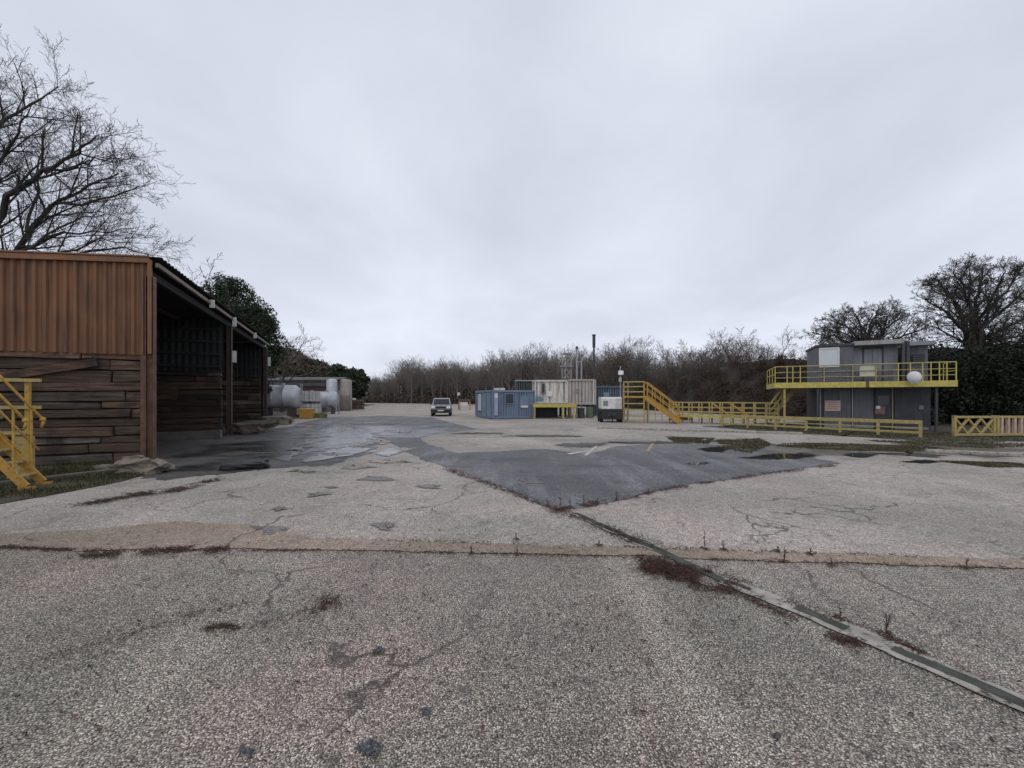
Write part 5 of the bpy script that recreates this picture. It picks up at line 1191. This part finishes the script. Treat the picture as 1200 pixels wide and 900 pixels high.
scrub_mass('bramble_scrub', cs, 60000, 0.085, M_SCRUB, 'dark brown bramble scrub covering the bank behind the walkway', 'scrub', seed=3)
scrub_mass('ivy_undergrowth', cs2, 50000, 0.085, M_HEDGE, 'dark ivy undergrowth on the bank right of the grey cabins', 'undergrowth', seed=4)
TW = [((7, 9), 0.05, 0.7, 40, 4, 0.15, 0.05), ((6, 8), 0.1, 0.55, 40, 3, 0.15, 0.02)]
pl = []
for i in range(230):
    px = q.uniform(740, 1090); d, top = bank_at(px); f = q.uniform(0.25, 1.0); H = CH + (HZ - top) * (d + 3) / FPX - 0.5; ff = f * f * (3 - 2 * f)
    x, y, _z = at(px, d - 2.5 + f * 5.5); lv = grow(900 + i, (x, y, H * ff - 0.1), (q.uniform(-.4, .4), q.uniform(-.5, .2), 1), q.uniform(0.7, 1.5), 0.02, TW); pl += sum(lv, [])
V, F = tubes(pl, 3, 0.006)
tag(mesh_np('bramble_stems', V, F, M_BRWN), 'red-brown bare stems standing out of the bank scrub', 'scrub', kind='stuff')
# tall dark laurel hedge at the right edge
hc = []
for i in range(300):
    x = q.uniform(23.0, 44); y = 25.2 - (x - 25) * 0.16 + q.uniform(-0.8, 1.4); z = q.uniform(0.2, 5.0); hc.append((x, y, z, q.uniform(0.5, 0.95)))
V, F = leaf_quads(np.random.default_rng(6), np.array(hc), 70000, 1.0, 0.1, 0.9); V[:, 2] = np.abs(V[:, 2])
hd = thing('laurel_hedge', 'tall dark evergreen hedge filling the right edge behind the pink and yellow barrier', 'hedge', (0, 0, 0))
mesh_np('foliage', V, F, M_HEDGE, hd)
for c in hc[::15]:
    V, F = tubes([([Vector((c[0], c[1] + 0.3, 0)), Vector((c[0] + 0.1, c[1] + 0.3, 2.0)), Vector((c[0], c[1] + 0.3, max(c[2], 2.4)))], [0.05, 0.04, 0.02])], 5); mesh_np('stem', V, F, M_BARK, hd)
# the two spreading bare trees on the right
OAK = [((8, 9), 0.3, 1.15, 58, 7, 0.12, 0.06), ((7, 9), 0.18, 0.6, 46, 6, 0.13, 0.03), ((6, 8), 0.1, 0.55, 44, 4, 0.14, 0.02), ((5, 7), 0.1, 0.5, 42, 3, 0.14, 0.0), ((3, 5), 0.1, 0.55, 40, 3, 0.15, 0.0)]
def spread(t, kx, ky):
    t.scale = (kx, ky, 1)
def limbs_at(px0, d, rows):
    """Limbs fanning from a trunk at px0, given where each passes; every second one leans back, the others forward."""
    x0, out = (px0 - 600) / FPX * d, []
    for n_, (r, pts) in enumerate(rows):
        sp = (-1.9, 1.6, -0.7, 2.4, 0.6)[n_ % 5]; out.append(([((px - 600) / FPX * (d + sp * k / len(pts)) - x0, sp * k / len(pts), CH + (HZ - py) / FPX * (d + sp * k / len(pts))) for k, (px, py) in enumerate(pts)], r))
    return (x0, d, 0), out
FINE = [((6, 8), 0.12, 0.55, 42, 4, 0.13, 0.02), ((5, 6), 0.1, 0.55, 42, 3, 0.14, 0.01), ((2, 3), 0.1, 0.55, 38, 3, 0.15, 0.0)]
loc_, lim = limbs_at(1142, 31.5, [(0.22, ((1141, 432), (1134, 392), (1110, 366), (1084, 350))), (0.2, ((1141, 425), (1130, 380), (1112, 344), (1097, 327))), (0.2, ((1141, 420), (1138, 370), (1128, 335), (1117, 318))),
    (0.22, ((1142, 420), (1143, 365), (1149, 332), (1152, 313))), (0.2, ((1143, 425), (1147, 375), (1166, 342), (1179, 317))), (0.2, ((1143, 428), (1150, 388), (1182, 356), (1206, 336))), (0.2, ((1143, 430), (1154, 396), (1196, 376), (1232, 352))),
    (0.16, ((1143, 432), (1160, 402), (1215, 390), (1256, 374))), (0.15, ((1140, 428), (1130, 402), (1102, 386), (1080, 378))), (0.14, ((1141, 425), (1124, 360), (1104, 336), (1090, 336))), (0.14, ((1143, 420), (1160, 362), (1188, 332), (1196, 316))), (0.12, ((1142, 420), (1136, 352), (1138, 325), (1136, 312)))])
limbed_tree('bare_tree', 'largest spreading bare tree on the right, its dense rounded dark crown above the hedge', loc_, 301, ([Vector((0, 0, -0.2)), Vector((0.1, 0, 1.5)), Vector((0, 0, 3.0)), Vector((-0.05, 0, 4.4))], [0.42, 0.36, 0.32, 0.28]), lim, FINE, 0.010, M_BARKG, dens=2.1, cl=0.62)
loc_, lim = limbs_at(1018, 29.0, [(0.16, ((1018, 440), (1004, 408), (980, 394), (957, 391))), (0.15, ((1018, 435), (1010, 402), (990, 380), (972, 374))), (0.15, ((1018, 432), (1013, 398), (1006, 376), (1000, 366))), (0.15, ((1018, 432), (1019, 396), (1023, 374), (1029, 364))),
    (0.15, ((1019, 435), (1023, 402), (1045, 380), (1058, 369))), (0.15, ((1019, 438), (1028, 406), (1060, 392), (1084, 384))), (0.1, ((1018, 436), (1000, 410), (984, 402), (964, 404))), (0.1, ((1019, 436), (1030, 395), (1040, 372), (1044, 364))), (0.1, ((1018, 436), (1003, 398), (985, 388), (978, 380)))])
limbed_tree('bare_tree', 'low spreading bare tree with lichened twigs right above the grey cabins roof', loc_, 302, ([Vector((0, 0, -0.2)), Vector((0.1, 0, 1.2)), Vector((0, 0, 2.4)), Vector((-0.05, 0, 3.3))], [0.3, 0.26, 0.23, 0.2]), lim, FINE, 0.010, M_BARKG, dens=2.4, cl=0.52)
t = bare_tree('bare_tree', 'bare tree with a flat-topped crown at the right edge beyond the largest one', 'tree', (48.5, 34.5, 0), 12.3, 0.28, 303, OAK, trunk_frac=0.42, wood=3, rmin=0.010, bark=M_BARK, twig=M_BARKG)

# ------------------------------------------------------------------ grass, moss and weeds on the yard
def blades(name, polys, n, h, m_, label, cat, seed, zbase=0.0, w=0.008, lean=0.6):
    r_ = np.random.default_rng(seed); pts = []
    for pl_ in polys:
        a = np.array(pl_); lo, hi = a.min(0), a.max(0); k = 0
        while k < n // len(polys):
            c = r_.uniform(lo, hi, (4000, 2)); x, y = c[:, 0], c[:, 1]; ins = np.zeros(len(c), bool); j = len(a) - 1
            for i in range(len(a)):
                xi, yi, xj, yj = *a[i], *a[j]; ins ^= ((yi > y) != (yj > y)) & (x < (xj - xi) * (y - yi) / (yj - yi + 1e-12) + xi); j = i
            c = c[ins]; nn = np.array([mnoise.noise(Vector((p[0] * 1.5, p[1] * 1.5, seed))) for p in c]) if len(c) else np.zeros(0)
            c = c[nn > r_.uniform(-0.45, 0.1, len(c))] if len(c) else c
            pts.append(c); k += max(len(c), 1)
    p = np.concatenate(pts)[: n]; n = len(p); a = r_.uniform(0, 6.28, n); hh = h * r_.uniform(0.35, 1.2, n)
    dx, dy = np.cos(a), np.sin(a); l = r_.uniform(0, lean, n) * hh; b = r_.uniform(0, 6.28, n)
    z0 = np.full(n, zbase)
    V = np.stack([np.column_stack([p[:, 0] - dx * w, p[:, 1] - dy * w, z0]), np.column_stack([p[:, 0] + dx * w, p[:, 1] + dy * w, z0]),
                  np.column_stack([p[:, 0] + dx * w * .6 + np.cos(b) * l * .4, p[:, 1] + dy * w * .6 + np.sin(b) * l * .4, zbase + hh * .6]),
                  np.column_stack([p[:, 0] + np.cos(b) * l, p[:, 1] + np.sin(b) * l, zbase + hh])], axis=1).reshape(-1, 3)
    return tag(mesh_np(name, V, np.arange(4 * n).reshape(-1, 4), m_), label, cat, kind='stuff')
M_GRASS = leafmat('winter grass', (0.058, 0.058, 0.024), (0.034, 0.031, 0.016))
M_MOSSL = leafmat('moss and dead grass', (0.10, 0.084, 0.045), (0.05, 0.042, 0.025))
M_DEAD = leafmat('dead weeds', (0.085, 0.048, 0.036), (0.035, 0.022, 0.018))
M_SOIL = mat('mossy soil', (0.075, 0.07, 0.04), (0.04, 0.036, 0.025), scale=2.5, rough=0.95, bump=0.6, bscale=20)
verge = P((-300, 640), (-120, 606), (0, 591), (60, 581), (150, 563), (186, 552), (163, 541)) + [at_shed(-0.1, -0.05)[:2], at_shed(-8, -0.05)[:2], (-22, 4)]
sheet('grass_verge', verge, 0.014, M_SOIL, amp=0.08, step=0.2, seed=31)
blades('grass', [verge], 26000, 0.085, M_GRASS, 'rough winter grass along the foot of the timber wall', 'grass', 41, 0.014)
rv = P((870, 513), (960, 517), (1080, 519), (1240, 519), (1240, 530), (1100, 533), (1020, 527), (940, 522)); rv2 = P((830, 500), (950, 509), (1085, 517), (1240, 518), (1240, 509), (1085, 507), (900, 496))
sheet('grass_strip', rv2, 0.017, M_SOIL, amp=0.5, step=0.25, freq=0.9, seed=34)
blades('grass', [rv2], 9000, 0.06, M_GRASS, 'rough grass along the yellow barriers on the right', 'grass', 42, 0.016, w=0.012)
M_SOILS = soften(M_SOIL, 1.3)
msl = [P((1010, 516), (1090, 517), (1180, 519), (1240, 523), (1150, 526), (1060, 522)), P((1100, 541), (1180, 543), (1240, 548), (1160, 548)), P((838, 516), (890, 514), (905, 521), (880, 531), (850, 527)), P((890, 521), (960, 519), (1040, 522), (1120, 527), (1060, 530), (960, 527)), P((778, 512), (838, 514), (830, 520), (790, 518)), P((1000, 530), (1090, 531), (1140, 537), (1060, 536))]
for i_, pl_ in enumerate(msl): soft_sheet('moss_ground', pl_, 0.0155 + 0.0002 * i_, M_SOILS, amp=0.5, step=0.07, freq=1.3, seed=140 + i_)
blades('moss_growth', msl, 22000, 0.04, M_MOSSL, 'moss and dead grass round the puddles on the right', 'moss', 43, 0.01, w=0.014)
# dirt and dead weeds along joints and cracks
def mat_patch(name, path, width, n, h, m_, label, seed, w=0.006):
    r_ = random.Random(seed); pl = []
    for _ in range(n):
        k = r_.randrange(len(path) - 1); f = r_.random(); x = path[k][0] + (path[k + 1][0] - path[k][0]) * f + r_.gauss(0, width); y = path[k][1] + (path[k + 1][1] - path[k][1]) * f + r_.gauss(0, width)
        if mnoise.noise(Vector((x * 3, y * 3, seed))) < -0.12: continue
        a = r_.uniform(0, 6.28); l = h * r_.uniform(0.6, 2.4); hz = h * r_.uniform(0.15, 0.8)
        p0 = Vector((x, y, 0.012)); p1 = p0 + Vector((math.cos(a) * l * .5, math.sin(a) * l * .5, hz)); p2 = p0 + Vector((math.cos(a + .4) * l, math.sin(a + .4) * l, hz * r_.uniform(0, 1.2)))
        pl.append(([p0, p1, p2], [w * 0.5, w * 0.4, w * 0.2]))
    V, F = tubes(pl, 3); return tag(mesh_np(name, V, F, m_), label, 'weeds', kind='stuff')
mat_patch('weed_mat', P((755, 664), (785, 668), (815, 676), (838, 684)), 0.11, 1900, 0.05, M_DEAD, 'brown mat of dead weeds smothering the drain by the tan strip', 51)
mat_patch('weed_mat', P((652, 599), (690, 612), (730, 628), (768, 643)), 0.10, 500, 0.04, M_DEAD, 'dead weeds along the broken drain at the asphalt corner', 52)
mat_patch('weed_mat', P((100, 652), (150, 650), (215, 645), (262, 647)), 0.06, 900, 0.035, M_DEAD, 'dark dead weeds along the lower edge of the wide tan patch', 53)
mat_patch('weed_mat', P((100, 592), (150, 582), (205, 576), (255, 563)), 0.10, 1300, 0.05, M_DEAD, 'dark ridge of dead moss across the pale slab on the left', 54)
mat_patch('weed_mat', P((520, 550), (570, 567), (652, 599), (720, 588), (800, 571), (900, 556), (980, 546)), 0.06, 1500, 0.06, M_DEAD, 'dead weeds along the edge of the asphalt', 55)
mat_patch('weed_mat', P((0, 642), (100, 647), (380, 646), (700, 653), (1200, 668)), 0.02, 1500, 0.022, M_DEAD, 'thin line of weeds along the near joint of the tan strip', 56)
mat_patch('weed_mat', P((380, 632), (700, 641), (860, 646), (1200, 657)), 0.02, 500, 0.02, M_DEAD, 'thin line of weeds along the far joint of the tan strip', 57)
mat_patch('weed_mat', P((235, 740), (270, 735), (300, 738), (340, 725), (385, 705), (400, 712)), 0.03, 150, 0.018, M_DEAD, 'dark tuft line of weeds in a crack of the foreground', 58, w=0.004)
mat_patch('weed_mat', P((840, 672), (900, 697), (975, 727), (1042, 750), (1100, 775)), 0.03, 800, 0.02, M_DEAD, 'dead weeds along the far kerb of the drain', 64, w=0.004)
mat_patch('weed_mat', P((846, 690), (900, 712), (975, 748), (1010, 757)), 0.035, 700, 0.022, M_DEAD, 'dead weeds along the near kerb of the drain', 59, w=0.004)
mat_patch('weed_mat', P((60, 771), (150, 745), (230, 720), (290, 708)), 0.03, 260, 0.018, M_DEAD, 'faint line of weeds in a long crack at the lower left', 60, w=0.003)
mat_patch('leaf_litter', [(-3.2, 3.4), (-1.5, 4.0), (0.6, 3.7), (1.2, 2.6), (-0.8, 2.5), (-2.6, 2.6)], 0.6, 620, 0.016, M_DEAD, 'scattered dead leaves on the foreground', 61, w=0.008)
mat_patch('leaf_litter', P((377, 700), (386, 706), (380, 713), (374, 718)), 0.045, 90, 0.022, M_DEAD, 'dark clump of dead leaves on the left of the foreground', 62, w=0.007)
mat_patch('leaf_litter', P((240, 738), (262, 735), (280, 739)), 0.02, 110, 0.02, M_DEAD, 'brown tuft of dead weeds in a foreground crack', 63, w=0.006)
def fallen_leaves(n, seed, label):
    r_ = np.random.default_rng(seed); pts = []
    while len(pts) < n:
        x, y = r_.uniform(-5, 5.5), r_.uniform(1.4, 6.5)
        if mnoise.noise(Vector((x * 0.9, y * 0.9, 3.3))) + 0.6 * mnoise.noise(Vector((x * 3.1, y * 3.1, 8))) > r_.uniform(-0.1, 0.75): pts.append((x, y))
    p = np.array(pts); a = r_.uniform(0, 6.28, n); l = r_.uniform(0.008, 0.022, n); w = l * r_.uniform(0.3, 0.6, n); ux, uy = np.cos(a), np.sin(a)
    z = 0.018 + r_.uniform(0, 0.006, (4, n))
    V = np.stack([np.column_stack([p[:, 0] - ux * l, p[:, 1] - uy * l, z[0]]), np.column_stack([p[:, 0] + uy * w, p[:, 1] - ux * w, z[1]]), np.column_stack([p[:, 0] + ux * l, p[:, 1] + uy * l, z[2]]), np.column_stack([p[:, 0] - uy * w, p[:, 1] + ux * w, z[3]])], axis=1).reshape(-1, 3)
    tag(mesh_np('fallen_leaves', V, np.arange(4 * n).reshape(-1, 4), M_DEAD), label, 'leaves', kind='stuff')
fallen_leaves(1500, 71, 'dark fallen leaves scattered over the foreground paving')
def stalk(px, py, h, label, seed, group):
    x, y = G(px, py); t = thing('dead_weed', label, 'weed', (x, y, 0.01), 0, group); qq = random.Random(seed)
    pl = []
    for k in range(qq.randint(2, 3)):
        a = qq.uniform(0, 6.28); hh = h * qq.uniform(0.55, 1.0); l = qq.uniform(0.0, 0.22) * hh
        p = [Vector((0, 0, 0)), Vector((math.cos(a) * l * .3, math.sin(a) * l * .3, hh * .5)), Vector((math.cos(a) * l, math.sin(a) * l, hh))]; pl.append((p, [0.0035, 0.0028, 0.0016]))
        for j in range(5):
            f = qq.uniform(0.3, 0.98); b = p[0].lerp(p[2], f); c = qq.uniform(0, 6.28); s_ = hh * qq.uniform(0.06, 0.16)
            pl.append(([b, b + Vector((math.cos(c) * s_ * .6, math.sin(c) * s_ * .6, s_ * .5)), b + Vector((math.cos(c) * s_, math.sin(c) * s_, s_))], [0.002, 0.0025, 0.003]))
    V, F = tubes(pl, 4); mesh_np('stalk', V, F, M_DEAD, t)
    pl = []
    for k in range(14):
        a = qq.uniform(0, 6.28); l = qq.uniform(0.03, 0.07); pl.append(([Vector((0, 0, 0.004)), Vector((math.cos(a) * l * .5, math.sin(a) * l * .5, 0.02)), Vector((math.cos(a) * l, math.sin(a) * l, 0.006))], [0.003, 0.005, 0.001]))
    V, F = tubes(pl, 4); mesh_np('rosette', V, F, M_DEAD, t)
stalk(826, 645, 0.24, 'tallest thin dead weed stalk rising from the tan strip beside the weed mat', 1, None)
stalk(656, 598, 0.24, 'dead weed stalk standing at the near corner of the dark asphalt', 2, None)
stalk(553, 650, 0.14, 'small dark weed on the middle of the tan strip\'s near joint', 3, None)
stalk(985, 727, 0.13, 'dead weed standing on the far kerb of the drain, nearer the weed mat', 4, None)
stalk(1038, 745, 0.16, 'dark dead weed on the far kerb of the drain, towards the lower right', 5, None)
for i, (px, py, h) in enumerate(((848, 646, 0.14), (919, 660, 0.16), (912, 648, 0.07), (950, 651, 0.08), (975, 665, 0.1), (1133, 668, 0.12), (702, 641, 0.09), (606, 651, 0.1), (605, 634, 0.11))):
    stalk(px, py, h, 'short dead weed growing from a joint of the tan concrete strip', 10 + i, 'short weeds along the tan strip')
for i, (px, py, h) in enumerate(((668, 595, 0.14), (684, 593, 0.2), (700, 590, 0.13), (722, 587, 0.2), (642, 594, 0.12), (760, 580, 0.13), (600, 577, 0.1))):
    stalk(px, py, h, 'short dead weed on the lower edge of the dark asphalt', 30 + i, 'short weeds along the asphalt edge')
